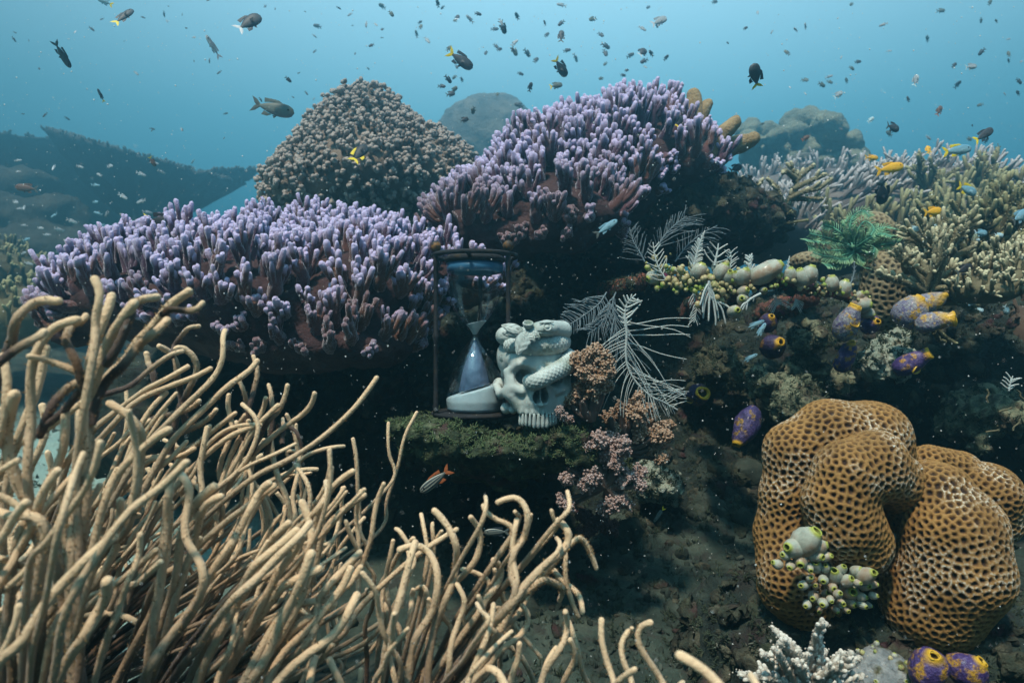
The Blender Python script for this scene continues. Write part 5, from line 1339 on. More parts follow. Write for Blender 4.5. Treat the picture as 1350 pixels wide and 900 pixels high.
# little yellow ones: a few hundred, of no countable number
P_, S_ = [], []
for k_ in range(330):
    x = r.choice([r.normal(905, 22), r.normal(950, 14), r.uniform(860, 1150), r.uniform(860, 1150)]); y = ly(x) + r.normal(-4, 9) * (1.2 if x < 930 else .8)
    s = r.uniform(1.2, 4.8) * (1.0 if x < 960 else .75); P_.append(W(x, y, lY(x) - .022 - r.uniform(-.01, .012))); S_.append(U(s, 1.28))
bb, bbq = ball(10, 8)
v, q = scatter(bb * np.array([1, 1, 1.15]), bbq, P_, np.array(S_)); v = v + .0012 * np.stack([vn(v, 260, 1), vn(v, 260, 2), vn(v, 260, 3)], -1); mb = MB(); mb.add(v, q); o = mb.build('small_tunicates', yel_m, ledge); o['kind'] = 'stuff'
bits = []
for (nme, x, y, s, ax) in [
  ('small white ball tunicate left of the brown-capped one', 943, 352, 7, (0, -.3, 1)), ('white tunicate with a brown cap, leaning left', 952, 358, 14, (.3, -.5, .8)), ('round white tunicate just right of the brown-capped one', 960, 365, 12, (0, -.8, .7)),
  ('twin-lobed white tunicate, left lobe', 970, 365, 10, (-.3, -.6, .8)), ('twin-lobed white tunicate, right lobe', 980, 364, 14, (.2, -.6, .9)),
  ('long green-lipped white tunicate leaning right', 1010, 358, 17, (1, -.2, .55)), ('pale tunicate hidden behind a little feathery hydroid', 1042, 362, 12, (0, -.3, 1)),
  ('large heart-shaped white tunicate, left half', 1056, 366, 14, (-.4, -.3, 1)), ('large heart-shaped white tunicate, right half', 1066, 362, 16, (.3, -.3, 1)),
  ('dome-shaped white tunicate towards the right end of the ledge', 1097, 373, 12, (0, -.3, 1)), ('dull white tunicate beside the dome-shaped one', 1113, 380, 13, (.2, -.3, 1)), ('little green-and-white tunicate near the right end', 1133, 391, 9, (.3, -.5, .6)),
  ('white tunicate with a green mouth at the right tip of the ledge', 1135, 402, 15, (.9, -.6, -.1)), ('greyish tunicate behind the one at the right tip', 1144, 412, 10, (.6, -.4, -.4)),
  ('brownish tunicate topmost of the hanging trio', 980, 384, 10, (.4, -.9, .2)), ('white tunicate in the middle of the hanging trio', 980, 395, 11, (-.5, -.9, .1)), ('round tunicate hanging lowest below the ledge', 969, 411, 12, (.1, -1, .2)),
  ('pale drooping tunicate at the left end of the ledge', 862, 366, 13, (-1, -.4, -.3)), ('speckled grey tunicate amid the yellow ones', 922, 358, 14, (.3, -.4, .9)), ('green-lipped tunicate lying on the ledge front', 1007, 383, 7, (0, -1, .1)), ]:
    ax = nrm(ax); Y = lY(x) - .025; Ls = U(s * 1.75 * (1.5 if 'long' in nme else 1), Y)
    o_ = squirt(None, Ls, U(s * .78, Y), ax, W(x, y, Y) - ax * Ls * .5, int(x + s), name='tunicate', rim=.33)
    tag(o_, nme + ('' if 'ledge' in nme else ' on the red ledge'), 'sea squirt', 'white tunicates on the red ledge')

# ================================================================ feathery hydroids and black-coral feathers
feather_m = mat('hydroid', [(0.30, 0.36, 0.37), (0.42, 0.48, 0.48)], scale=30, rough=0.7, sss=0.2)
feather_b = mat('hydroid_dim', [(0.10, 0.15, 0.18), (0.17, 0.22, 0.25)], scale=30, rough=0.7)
def frond(name, label, stem_pts, Y, nl, len_r, len_l, ang, rs, rp, m, seed, droop=0.0, bend=0.0, dY=0.0, cat='hydroid', grp=None, t0=0.08, updn=0.0, ang_l=None):
    """stem in photo pixels; pinnae len_r/len_l (px) functions of t on the two sides, ang in degrees off the stem"""
    r = np.random.default_rng(seed); root = tag(empty(name, W(*stem_pts[0], Y)), label, cat, grp)
    n = 40; S = smooth_path([W(x, y, Y + dY * i / (len(stem_pts) - 1)) for i, (x, y) in enumerate(stem_pts)], n)
    b = MB(); v, q, t = tube(S, U(rs, Y) * np.linspace(1.2, .6, n), 7); b.add(v, q, t); b.build('stem', m, root)
    b = MB(); T_ = nrm(np.gradient(S, axis=0))
    for side, lf in ((1, len_r), (-1, len_l)):
        if lf is None: continue
        for k in range(nl):
            t = t0 + (1 - t0) * (k + r.uniform(-.2, .2)) / nl; t = min(max(t, 0), 1); i = min(int(t * (n - 1)), n - 1)
            L = U(lf(t), Y) * r.uniform(.9, 1.08)
            if L <= 0: continue
            d = T_[i]; sd_ = nrm(np.cross(d, np.array([0, -1.0, 0]))) * side
            a_f = ang_l if (side < 0 and ang_l is not None) else ang
            a = math.radians(a_f(t) if callable(a_f) else a_f)
            d0 = nrm(d * math.cos(a) + sd_ * math.sin(a) + np.array([0, r.normal(0, .12), 0]))
            p = [S[i]]; dd = d0
            for j in range(4):
                curl = (j - 1.2) * .10 * (1 if k % 7 else -1)
                dd = nrm(dd + np.array([0, 0, -droop + updn * side * -1 - curl * .9]) + d * bend + r.normal(0, .07, 3)); p.append(p[-1] + dd * L / 4)
            v, q, tt = tube(smooth_path(p, 8), U(rp, Y) * np.linspace(1, .7, 8), 5); b.add(v, q, tt)
    b.build('pinnae', m, root)
    return root
sn = lambda t: math.sin(math.pi * min(1, max(0, t)) ** .8)
frond('feather_hydroid', 'big white feather-like hydroid with long curved ribs right of the skull', [(823, 415), (826, 440), (825, 465), (828, 485), (840, 505), (858, 522), (875, 530), (893, 540)], 1.27, 30,
      lambda t: 88 * (1 - .98 * max(0, t) ** 1.4) + 4, lambda t: 105 * (1 - t) ** .8 * (1 if t > .15 else .5) + 14, lambda t: 78 - 30 * t, 1.6, .55, feather_m, 1, bend=.17, droop=-.0, cat='hydroid', t0=.12, updn=.09, ang_l=lambda t: 30 + 25 * t)
frond('feather_hydroid', 'small curled hydroid blade just above the big white feather', [(824, 430), (824, 410), (828, 398), (838, 388)], 1.27, 8, lambda t: 22 * sn(t) + 4, lambda t: 14 * sn(t), 70, 1.3, 1.5, feather_m, 2, bend=.1)
frond('feather_hydroid', 'row of long thin white ribs reaching right from the upper part of the big feather', [(825, 452), (826, 440), (826, 425), (828, 416)], 1.30, 5, lambda t: 88, None, 92, 1.0, .8, feather_m, 3, droop=-.0)
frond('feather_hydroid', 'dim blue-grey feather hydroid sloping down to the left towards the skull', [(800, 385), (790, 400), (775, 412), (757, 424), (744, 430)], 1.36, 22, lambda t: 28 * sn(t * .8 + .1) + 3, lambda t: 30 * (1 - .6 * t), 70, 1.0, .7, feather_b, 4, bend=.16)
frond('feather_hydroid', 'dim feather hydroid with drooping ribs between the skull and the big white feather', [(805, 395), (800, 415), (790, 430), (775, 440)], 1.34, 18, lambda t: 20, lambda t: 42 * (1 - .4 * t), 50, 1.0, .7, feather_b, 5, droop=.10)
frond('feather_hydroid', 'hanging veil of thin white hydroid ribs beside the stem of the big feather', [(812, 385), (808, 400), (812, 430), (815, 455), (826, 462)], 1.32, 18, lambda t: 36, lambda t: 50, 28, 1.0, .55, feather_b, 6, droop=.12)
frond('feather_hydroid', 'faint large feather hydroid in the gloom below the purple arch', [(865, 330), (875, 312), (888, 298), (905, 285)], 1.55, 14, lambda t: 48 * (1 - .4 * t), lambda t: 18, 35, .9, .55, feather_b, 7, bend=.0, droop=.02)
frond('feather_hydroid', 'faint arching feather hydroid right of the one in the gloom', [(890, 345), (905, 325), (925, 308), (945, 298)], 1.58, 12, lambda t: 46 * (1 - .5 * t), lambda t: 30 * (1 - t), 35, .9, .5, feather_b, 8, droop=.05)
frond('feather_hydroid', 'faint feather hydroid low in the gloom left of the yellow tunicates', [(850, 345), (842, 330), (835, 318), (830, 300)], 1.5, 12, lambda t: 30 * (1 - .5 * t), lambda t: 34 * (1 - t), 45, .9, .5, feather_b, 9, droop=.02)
G_ = 'white hydroids on the red ledge'
frond('ledge_hydroid', 'wide comb-shaped white hydroid at the left end of the red ledge', [(880, 372), (868, 352), (863, 335), (861, 320)], 1.34, 8, lambda t: 24 * (1 - .6 * t), lambda t: 20 * (1 - .6 * t), 62, 1.2, .9, feather_m, 11, droop=-.12, grp=G_)
frond('ledge_hydroid', 'dense plume-shaped white hydroid, tallest on the red ledge', [(913, 358), (917, 340), (922, 322), (929, 305)], 1.30, 20, lambda t: 16 * (1 - t), lambda t: 20 * (1 - t), 40, 1.5, 1.0, feather_m, 12, droop=.05, grp=G_)
frond('ledge_hydroid', 'forked white hydroid with two long arms right of the plume-shaped one', [(942, 350), (944, 340), (946, 330), (947, 322)], 1.28, 3, lambda t: 26 * (1 - t * .6), lambda t: 24 * (1 - t * .5), 60, 1.6, 1.2, feather_m, 13, droop=-.08, grp=G_)
frond('ledge_hydroid', 'thin-armed hydroid standing before the round tunicates', [(961, 360), (963, 350), (964, 340), (962, 330)], 1.31, 6, lambda t: 12, lambda t: 10, 50, 1.0, .8, feather_m, 14, grp=G_)
frond('ledge_hydroid', 'leafy white hydroid sprig beside the long green-lipped tunicate', [(990, 368), (989, 355), (988, 345), (988, 336)], 1.28, 7, lambda t: 14 * (1 - .6 * t), lambda t: 13 * (1 - .6 * t), 38, 1.3, 1.7, feather_m, 15, grp=G_)
frond('ledge_hydroid', 'slender hydroid blade rising by the heart-shaped tunicate', [(1036, 368), (1038, 358), (1039, 348), (1041, 338)], 1.28, 6, lambda t: 8 * (1 - t), lambda t: 8 * (1 - t), 35, 1.2, 1.0, feather_m, 16, grp=G_)
frond('ledge_hydroid', 'hanging bundle of thick white hydroid fingers below the red ledge', [(935, 370), (934, 380), (937, 392), (946, 400)], 1.28, 5, lambda t: 34, lambda t: 40, 40, 1.6, 1.7, feather_m, 17, droop=.5, grp=G_)
frond('ledge_hydroid', 'thin hydroid comb hanging left of the thick-fingered bundle', [(914, 385), (916, 395), (918, 408), (915, 425)], 1.31, 9, lambda t: 12, lambda t: 10, 45, 1.0, .8, feather_m, 18, droop=.1, grp=G_)
frond('ledge_hydroid', 'bent white hydroid finger curling round the lowest hanging tunicate', [(1003, 387), (993, 392), (984, 399), (979, 408)], 1.24, 3, lambda t: 16 * t, lambda t: 16 * t, 40, 1.7, 1.6, feather_m, 19, droop=.35, grp=G_)
frond('ledge_hydroid', 'starry white hydroid tuft hanging below the middle of the ledge', [(1022, 392), (1024, 397), (1026, 402)], 1.28, 9, lambda t: 16, lambda t: 18, 60, .7, .45, feather_m, 20, droop=.1, grp=G_)
frond('ledge_hydroid', 'small spiky white tuft hanging right of the starry one', [(1048, 393), (1050, 398), (1050, 404)], 1.28, 8, lambda t: 10, lambda t: 12, 45, .7, .5, feather_m, 21, droop=.1, grp=G_)
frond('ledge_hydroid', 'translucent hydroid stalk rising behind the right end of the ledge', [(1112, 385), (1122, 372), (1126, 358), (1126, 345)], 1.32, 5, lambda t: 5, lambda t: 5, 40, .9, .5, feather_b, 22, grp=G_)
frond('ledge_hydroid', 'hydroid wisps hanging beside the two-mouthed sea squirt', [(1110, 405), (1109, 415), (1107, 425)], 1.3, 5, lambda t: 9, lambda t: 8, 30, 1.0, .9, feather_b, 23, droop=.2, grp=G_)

# ================================================================ green feather star
fs_m = mat('feather_star', [(0.04, 0.15, 0.11), (0.07, 0.24, 0.16), (0.12, 0.33, 0.22)], scale=20, rough=0.7, tip=(0.30, 0.48, 0.26), tip_from=.2, tip_to=1.2)
FY = 1.55
star = tag(empty('feather_star', W(1125, 325, FY)), 'green feather star with curled comb-like arms perched above the tunicate ledge', 'feather star')
v, q, t = lathe([(.002, -.012), (.014, -.010), (.018, 0), (.014, .008), (.002, .01)], 14, (0, -.4, 1), W(1125, 325, FY)); b = MB(); b.add(v, q); b.build('disc', fs_m, star)
r = np.random.default_rng(4)
ARMS = [[(1122, 325), (1105, 318), (1085, 312), (1068, 308)], [(1122, 330), (1102, 330), (1085, 330), (1066, 326)], [(1120, 334), (1103, 338), (1088, 338), (1072, 333)], [(1125, 335), (1112, 345), (1100, 350), (1088, 350)],
        [(1125, 320), (1120, 300), (1125, 285), (1138, 278), (1146, 285)], [(1128, 322), (1130, 305), (1140, 292), (1152, 300), (1148, 310)], [(1130, 325), (1145, 315), (1160, 308), (1175, 312)], [(1130, 328), (1150, 325), (1168, 322), (1186, 320)],
        [(1130, 332), (1150, 335), (1165, 334), (1180, 335)], [(1128, 334), (1140, 345), (1152, 348), (1165, 345)], [(1126, 334), (1130, 345), (1138, 352), (1148, 354)], [(1122, 322), (1110, 308), (1098, 300), (1085, 296)],
        [(1120, 325), (1100, 322), (1084, 320), (1062, 317)], [(1126, 322), (1118, 308), (1112, 298), (1118, 288)], [(1128, 326), (1142, 322), (1152, 326), (1150, 334), (1142, 334)], [(1126, 330), (1118, 340), (1108, 342), (1100, 340)], [(1130, 322), (1150, 306), (1165, 300), (1178, 302)]]
for arm in ARMS:
    S = smooth_path([W(x, y, FY - .05 * r.random() - .016 * i) for i, (x, y) in enumerate(arm)], 30); T_ = nrm(np.gradient(S, axis=0))
    b = MB(); v, q, t = tube(S, np.linspace(.0022, .0011, 30), 6); b.add(v, q, 0 * t)
    nrm_ = nrm(np.cross(T_, nrm(r.normal(0, .5, 3) + np.array([0, -1, .2]))))
    for i in range(2, 30):
        for rep in range(1):
            for sd_ in (-1, 1):
                c = S[i] + (S[i] - S[i - 1]) * .5 * rep
                dd = nrm(nrm_[i] * sd_ + T_[i] * .45 + r.normal(0, .1, 3)); L = U(9.5, FY) * (1 - .4 * i / 30)
                v, q, t = tube([c, c + dd * L * .5, c + (dd + T_[i] * .3) * L], [.0010, .0010, .0007], 4); b.add(v, q, t)
    b.build('arm', fs_m, star)

# ================================================================ soft corals
soft_m = mat('soft_coral', [(0.14, 0.075, 0.04), (0.24, 0.145, 0.085), (0.32, 0.215, 0.145)], scale=26, rough=0.75, bump=(400, 0.5, 0.002), tip=(0.40, 0.31, 0.25), tip_from=.7, tip_to=1.3, sss=0.2)
soft_p = mat('soft_coral_pink', [(0.13, 0.075, 0.06), (0.22, 0.145, 0.12), (0.30, 0.215, 0.20)], scale=26, rough=0.75, bump=(400, 0.5, 0.002), tip=(0.40, 0.32, 0.32), tip_from=.7, tip_to=1.3, sss=0.2)
soft_st = mat('soft_coral_stem', [(0.06, 0.045, 0.035), (0.10, 0.08, 0.075), (0.13, 0.10, 0.08)], scale=18, rough=0.5, coat=.2, sss=0.4)
def soft_coral(label, basep, Y, clumps, seed, m=soft_m, pr_=2.6):
    """clumps: (px,py,r_px)"""
    r = np.random.default_rng(seed); o = W(*basep, Y); root = tag(empty('soft_coral', o), label, 'soft coral', 'branching soft corals near the skull')
    bb, bbq = ball(7, 5); sm = MB()
    for (x, y, s) in clumps:
        c = W(x, y, Y + r.uniform(-.04, .03)); k = 0.5 * (o + c) + np.array([0, 0, -.004]); k[0] = .6 * c[0] + .4 * o[0]
        v, q, t = tube(smooth_path([o, k, c], 10), U(s, Y) * np.linspace(.55, .26, 10), 10); v = v + .0015 * np.stack([vn(v, 120, 1), vn(v, 120, 2), vn(v, 120, 3)], -1); sm.add(v, q, t)
    sm.build('stem', soft_st, root)
    for (x, y, s) in clumps:
        c = W(x, y, Y + r.uniform(-.04, .03)); R_ = U(s, Y); mb = MB(); P_, S_, A_ = [], [], []
        for j in range(int(15 + s * 1.3)):          # short twigs, each ending in a bobbly head
            d = nrm(r.normal(0, 1, 3) + np.array([0, -.45, .35])); L = R_ * r.uniform(.5, 1.05)
            e = c + d * L
            v, q, t = tube([c, c + d * L * .5, e], U(pr_, Y) * np.array([1.0, .8, .7]), 6); mb.add(v, q, .2)
            k = 15
            for kk in range(k):
                a = r.uniform(.45, 1.1); P_.append(c + d * L * a + nrm(r.normal(0, 1, 3)) * U(pr_, Y) * r.uniform(.6, 2.0)); S_.append(U(pr_, Y) * r.uniform(.45, .8)); A_.append(a)
        v, q = scatter(bb, bbq, P_, np.array(S_)); mb.add(v, q, np.repeat(A_, len(bb)))
        mb.build('polyp_clump', m, root)
    return root
soft_coral('orange-brown bushy soft coral touching the right side of the skull', (778, 552), 1.24, [(758, 478, 15), (778, 470, 14), (795, 475, 14), (772, 492, 15), (792, 495, 14), (762, 515, 14), (782, 515, 14), (797, 510, 11), (750, 527, 11), (768, 530, 11), (803, 490, 9), (787, 462, 8)], 1)
soft_coral('tiny pink soft coral at the foot of the skull beside its teeth', (748, 560), 1.22, [(742, 548, 6), (750, 553, 5), (738, 541, 4)], 2, soft_p, 1.8)
soft_coral('brown soft coral with raised tips below the big white feather', (818, 595), 1.30, [(805, 552, 13), (820, 543, 14), (838, 545, 14), (852, 555, 14), (866, 572, 11), (878, 575, 8), (880, 560, 7), (825, 562, 14), (845, 570, 14), (838, 530, 9), (856, 540, 8), (812, 570, 11), (860, 590, 11), (872, 605, 9), (842, 525, 8)], 3)
soft_coral('pinkish soft coral lowest of the three, spreading to the left', (800, 640), 1.24, [(775, 588, 9), (790, 580, 13), (806, 585, 14), (822, 588, 13), (770, 598, 9), (785, 602, 13), (803, 605, 13), (752, 618, 9), (765, 622, 11), (780, 628, 13), (748, 632, 8), (795, 625, 12), (812, 640, 13), (828, 630, 12), (842, 622, 9), (820, 660, 12), (806, 665, 10), (795, 670, 8), (842, 640, 8), (770, 640, 9), (742, 660, 8), (750, 668, 7), (812, 612, 12)], 4, soft_p)
soft_coral('dark lower tufts of soft coral hanging behind the looped whip tip', (790, 690), 1.36, [(790, 690, 14), (775, 700, 12), (805, 695, 11), (770, 680, 10)], 5, mat('soft_coral_dark', [(0.05, 0.03, 0.03), (0.10, 0.06, 0.055)], scale=26, rough=.9))

# ================================================================ stag-horn corals on the right
def staghorn(label, base, Y, mains, rp, m, seed, name='staghorn_coral', side_n=7, side_l=20, grp='staghorn corals on the right slope', tipr=.75, dY=.06, cup=True):
    r = np.random.default_rng(seed); root = tag(empty(name, W(*base, Y)), label, 'coral', grp)
    bb, bbq = ball(7, 5)
    for pts in mains:
        y0 = r.uniform(-dY, dY); n = 16
        S = smooth_path([W(x, y, Y + y0 * i / max(1, len(pts) - 1)) for i, (x, y) in enumerate(pts)], n); rad = U(rp, Y)
        b = MB(); v, q, t = tube(S, rad * np.linspace(1.15, tipr, n), 9); b.add(v + rad * .12 * np.stack([vn(v, 1 / rad, 1), vn(v, 1 / rad, 2), vn(v, 1 / rad, 3)], -1), q, t * .8 + .05)
        L0 = np.linalg.norm(S[-1] - S[0]); T_ = nrm(np.gradient(S, axis=0))
        ns = max(2, int(side_n * L0 / U(60, Y)))
        pc = []
        for k in range(ns):
            i = int(r.uniform(.25, .97) * (n - 1)); d = nrm(T_[i] * .8 + r.normal(0, .75, 3) + np.array([0, -.1, .35])); l = U(side_l, Y) * r.uniform(.35, 1.1)
            v, q, t = tube(smooth_path([S[i], S[i] + d * l * .5, S[i] + nrm(d + T_[i] * .3 + np.array([0, 0, .15])) * l], 6), rad * np.linspace(.85, .6, 6), 8); b.add(v, q, .35 + .65 * t)
            pc.append((S[i], d, l))
        if cup:      # little cups along the branches
            k = int(L0 / rad * 5); ii = r.integers(1, n, k); dd = r.normal(0, 1, (k, 3)); dd = nrm(dd - T_[ii] * (dd * T_[ii]).sum(1, keepdims=True)); C = S[ii] + r.normal(0, 1, (k, 1)) * T_[ii] * rad * 1.5
            v, q = scatter(bb, bbq, C + dd * rad * .9, np.full(k, rad * .26)); b.add(v, q, .75)
        b.build('branch', m, root)
    return root
def fan(base, n, L, a0, a1, seed, bend=.25):
    r = np.random.default_rng(seed); out = []
    for k in range(n):
        a = math.radians(a0 + (a1 - a0) * (k + r.uniform(.2, .8)) / n); l = L * r.uniform(.55, 1.1); x, y = base[0] + r.normal(0, L * .12), base[1] + r.normal(0, L * .06); pts = [(x, y)]
        for i in range(3):
            a += r.normal(0, bend) * .6; x += math.cos(a) * l / 3; y -= math.sin(a) * l / 3; pts.append((x, y))
        out.append(pts)
    return out
staghorn('open cream-tipped staghorn coral spreading in front of the lavender ridge', (1010, 300), 2.1, [[(988, 306), (1010, 292), (1028, 278), (1040, 262), (1050, 245), (1048, 228), (1038, 216)], [(1047, 240), (1060, 228), (1073, 218)], [(1045, 250), (1065, 240), (1088, 230)],
        [(1040, 262), (1062, 252), (1080, 248), (1096, 236)], [(1032, 272), (1025, 250), (1012, 236)], [(1022, 284), (1010, 268), (1000, 262)], [(1020, 284), (1035, 276), (1042, 268)], [(1040, 262), (1060, 262), (1084, 262)], [(1048, 235), (1036, 226), (1032, 228)],
        [(1000, 262), (985, 252), (972, 246)], [(985, 252), (980, 242), (978, 238)], [(988, 256), (998, 246), (1004, 238)]], 3.4, cream_m, 1, side_n=4, side_l=12)
staghorn('thin-branched staghorn coral low below the cream-tipped one', (990, 310), 2.0, [[(985, 310), (1010, 300), (1040, 294), (1065, 290)], [(1000, 300), (1030, 285), (1045, 280)]], 1.8, olive_m, 2, side_n=2, side_l=8)
staghorn('big upright olive staghorn coral at the right edge', (1300, 350), 1.75, fan((1290, 350), 15, 105, 42, 135, 3, .15) + fan((1340, 335), 8, 90, 60, 120, 4, .15) + [[(1320, 300), (1322, 265), (1324, 236)], [(1335, 300), (1342, 265), (1345, 250)]], 4.4, olive_m, 3, side_n=4, side_l=22)
staghorn('pale-tipped staghorn coral standing below the bright yellow fish', (1240, 340), 1.5, fan((1245, 340), 13, 62, 35, 150, 5) + [[(1235, 340), (1238, 310), (1240, 288)], [(1250, 335), (1262, 305), (1272, 290)], [(1230, 350), (1215, 320), (1190, 300)]], 4.0, cream_m, 4, side_n=4, side_l=18)
staghorn('flat-growing cream staghorn coral just above the yellow-topped sea squirts', (1230, 385), 1.42, fan((1225, 380), 14, 75, 0, 175, 6) + [[(1225, 385), (1260, 385), (1285, 375), (1298, 378)], [(1255, 392), (1270, 402), (1282, 410)], [(1220, 380), (1200, 372), (1190, 362)], [(1195, 360), (1192, 345), (1205, 335)]], 3.8, cream_m, 5, side_n=5, side_l=15)
staghorn('small forked staghorn sprig standing on the right edge coral', (1330, 345), 1.38, fan((1325, 350), 7, 40, 40, 150, 7), 4.0, cream_m, 6, side_n=5, side_l=14)
staghorn('two short yellow coral twigs pointing down below the yellow-topped sea squirts', (1245, 440), 1.3, [[(1235, 435), (1248, 445), (1258, 452)], [(1232, 438), (1238, 448), (1246, 450)]], 2.6, olive_m, 7, side_n=1, side_l=6)
staghorn('dim staghorn coral far back behind the right-hand fish', (1200, 260), 3.2, fan((1225, 262), 8, 55, 60, 120, 8) + fan((1290, 250), 8, 50, 45, 120, 9), 3.6, olive_m, 8, side_n=5, side_l=22)
thicket('stubby_coral', 'clump of pale stubby-fingered coral at the right edge under the olive staghorn', [pr(1320, 372, 1.40, 45, .10, 15), pr(1292, 385, 1.38, 30, .08, 14), pr(1345, 350, 1.42, 30, .1, 18)], 0.012, 0.0125, 0.028, 0.0042, 41, cream_m, (0.0, -.2, .7), 3, .02, zlim=-.6)
thicket('stubby_coral', 'tan stubby coral between the honeycomb head and the cream staghorn', [pr(1235, 385, 1.5, 48, .08, 20), pr(1205, 372, 1.52, 25, .06, 20)], 0.012, 0.015, 0.026, 0.0045, 42, cream_m, (0.0, -.2, .7), 2, .02, zlim=-.6)
thicket('twiggy_coral', 'brown fuzzy coral bank in the shade at the right edge', [pr(1335, 460, 1.65, 45, .15, 60)], 0.02, 0.03, 0.03, 0.004, 43, mat('brown_twig', [(0.05, 0.035, 0.025), (0.11, 0.08, 0.06)], scale=12, rough=.9), (0.0, -.2, .5), 2, .02, zlim=-.6)

# white branching coral at the bottom
white_c = mat('white_branch_coral', [(0.22, 0.19, 0.15), (0.33, 0.29, 0.24), (0.42, 0.38, 0.32)], scale=30, rough=.8, bump=(400, .8, .003), tip=(0.66, 0.64, 0.58), tip_from=.6, tip_to=1.1)
staghorn('knobbly cream-white branching coral at the bottom below the honeycomb coral', (1065, 930), 0.84, fan((1065, 915), 24, 78, 25, 160, 11, .35) + [[(1060, 900), (1070, 860), (1078, 830), (1088, 822)], [(1040, 900), (1020, 870), (1005, 862)], [(1050, 890), (1040, 850), (1022, 830)], [(1080, 895), (1100, 870), (1115, 862)], [(1030, 905), (1012, 890), (1003, 880)]],
         4.6, white_c, 9, 'knobbly_branch_coral', side_n=16, side_l=12, grp=None, tipr=.9, dY=.05)
alg2 = mat('grey_crust', [(0.10, 0.12, 0.13), (0.20, 0.22, 0.23), (0.30, 0.31, 0.30)], scale=50, rough=.8, bump=(240, 1.0, .005), mott=(30, (0.07, 0.07, 0.03), .5, .6))
_ = boulder('crusted_rock', 'blue-grey crusted rock with tiny squirts between the white coral and the purple sea squirts', [pr(1165, 885, .93, 34, .05, 26), pr(1185, 905, .92, 30, .05, 28), pr(1140, 905, .93, 28, .05, 22)], .0035, 61, alg2, .02, .014, 30, .005, 110, 'rock')
root_r = _[0]; V_ = _[1]; N_ = vnormals(_[1], _[2]); ids = poisson(V_, N_, .010, 900, r, face_cam(V_, N_, .35))
for k_, i in enumerate(ids[:26]):
    s = r.uniform(.0025, .0045); squirt(root_r, s * 2, s, N_[i] + np.array([0, 0, .3]), V_[i] - N_[i] * s * .6, 300 + k_, m=tun_m if k_ % 2 else yel_m, seg=8)

# lumps on the shaded reef face
lump = mat('mossy_lump', [(0.04, 0.05, 0.035), (0.10, 0.115, 0.075), (0.20, 0.21, 0.14), (0.10, 0.06, 0.04)], scale=42, detail=10, rough=.95, bump=(200, 1.0, .007), mott=(24, (0.05, 0.045, 0.03), .5, .6))
lump2 = mat('pale_lump', [(0.14, 0.18, 0.15), (0.24, 0.28, 0.23), (0.32, 0.34, 0.28)], scale=32, detail=10, rough=.95, bump=(200, 1.0, .006), mott=(24, (0.10, 0.08, 0.05), .55, .65))
def lumpy(label, prims, m, seed, cat='rock', name='reef_lump', amp=.04):
    o, v, q = boulder(name, label, prims, .005, seed, m, .03, amp, 18, .010, 60, cat); nn_ = vnormals(v, q)
    turf(v, nn_, np.arange(len(v)), 260, 12, .006, .0018, turf_m, 'turf', seed + 500, o)
    growth(v, nn_, np.arange(len(v)), 110, .003, .014, m, 'crust', seed + 600, o)
    return o
lumpy('pale crusted knob left of the bright violet sea squirt', [pr(1168, 462, 1.38, 26, .05, 18), pr(1150, 480, 1.34, 22, .04, 16), pr(1180, 450, 1.42, 18, .04, 16)], lump2, 1)
lumpy('green mossy knob just above the brown honeycomb coral', [pr(1040, 530, 1.30, 30, .05, 24), pr(1018, 505, 1.34, 22, .05, 18)], lump, 2)
lumpy('dim brown lump under the tunicate ledge', [pr(1065, 450, 1.5, 26, .05, 14), pr(1085, 440, 1.52, 16, .05, 10)], lump, 3)
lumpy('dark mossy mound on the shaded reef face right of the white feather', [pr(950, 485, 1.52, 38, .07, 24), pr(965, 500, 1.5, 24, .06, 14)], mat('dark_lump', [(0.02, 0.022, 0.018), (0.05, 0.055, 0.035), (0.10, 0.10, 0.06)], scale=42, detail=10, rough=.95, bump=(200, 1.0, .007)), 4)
lumpy('pale sponge-like lump on the seabed right of the pink soft coral', [pr(868, 640, 1.62, 26, .06, 24), pr(858, 618, 1.65, 18, .05, 16)], lump2, 5)
lumpy('dull brown lump below the two-mouthed sea squirt', [pr(1060, 490, 1.55, 26, .06, 22), pr(1100, 500, 1.6, 20, .05, 15)], lump, 6)
lumpy('silty pale rock shelf behind the brown honeycomb coral on the right', [pr(1310, 540, 1.5, 45, .12, 26), pr(1275, 560, 1.55, 30, .1, 20)], lump, 7)
# little bristly growths on the right slope
frond('slope_hydroid', 'pale ragged hydroid sprig on the slope at the right edge', [(1330, 515), (1332, 505), (1335, 496)], 1.32, 4, lambda t: 12, lambda t: 12, 55, 1.2, 1.2, feather_m, 31)
for k_, (lab, x, y, a) in enumerate([('thin whitish worm tube lying right of the brown coral, upper one', 1325, 540, 20), ('thin whitish worm tube pointing up on the right slope', 1302, 522, 95), ('curved thin worm tube near the right edge', 1340, 560, 60), ('thin tan worm tube low on the right slope', 1308, 568, 10), ('short tan worm tube next to the ragged hydroid', 1345, 520, 130)]):
    a = math.radians(a); pts = [W(x + math.cos(a) * 14 * s_ + 2 * math.sin(s_ * 5), y - math.sin(a) * 14 * s_, 1.33) for s_ in (-.6, -.2, .2, .6)]
    b = MB(); v, q, t = tube(smooth_path(pts, 12), U(1.2, 1.33), 6); b.add(v, q); tag(b.build('worm_tube', cream_m, origin=pts[0]), lab, 'worm tube', 'worm tubes on the right slope')
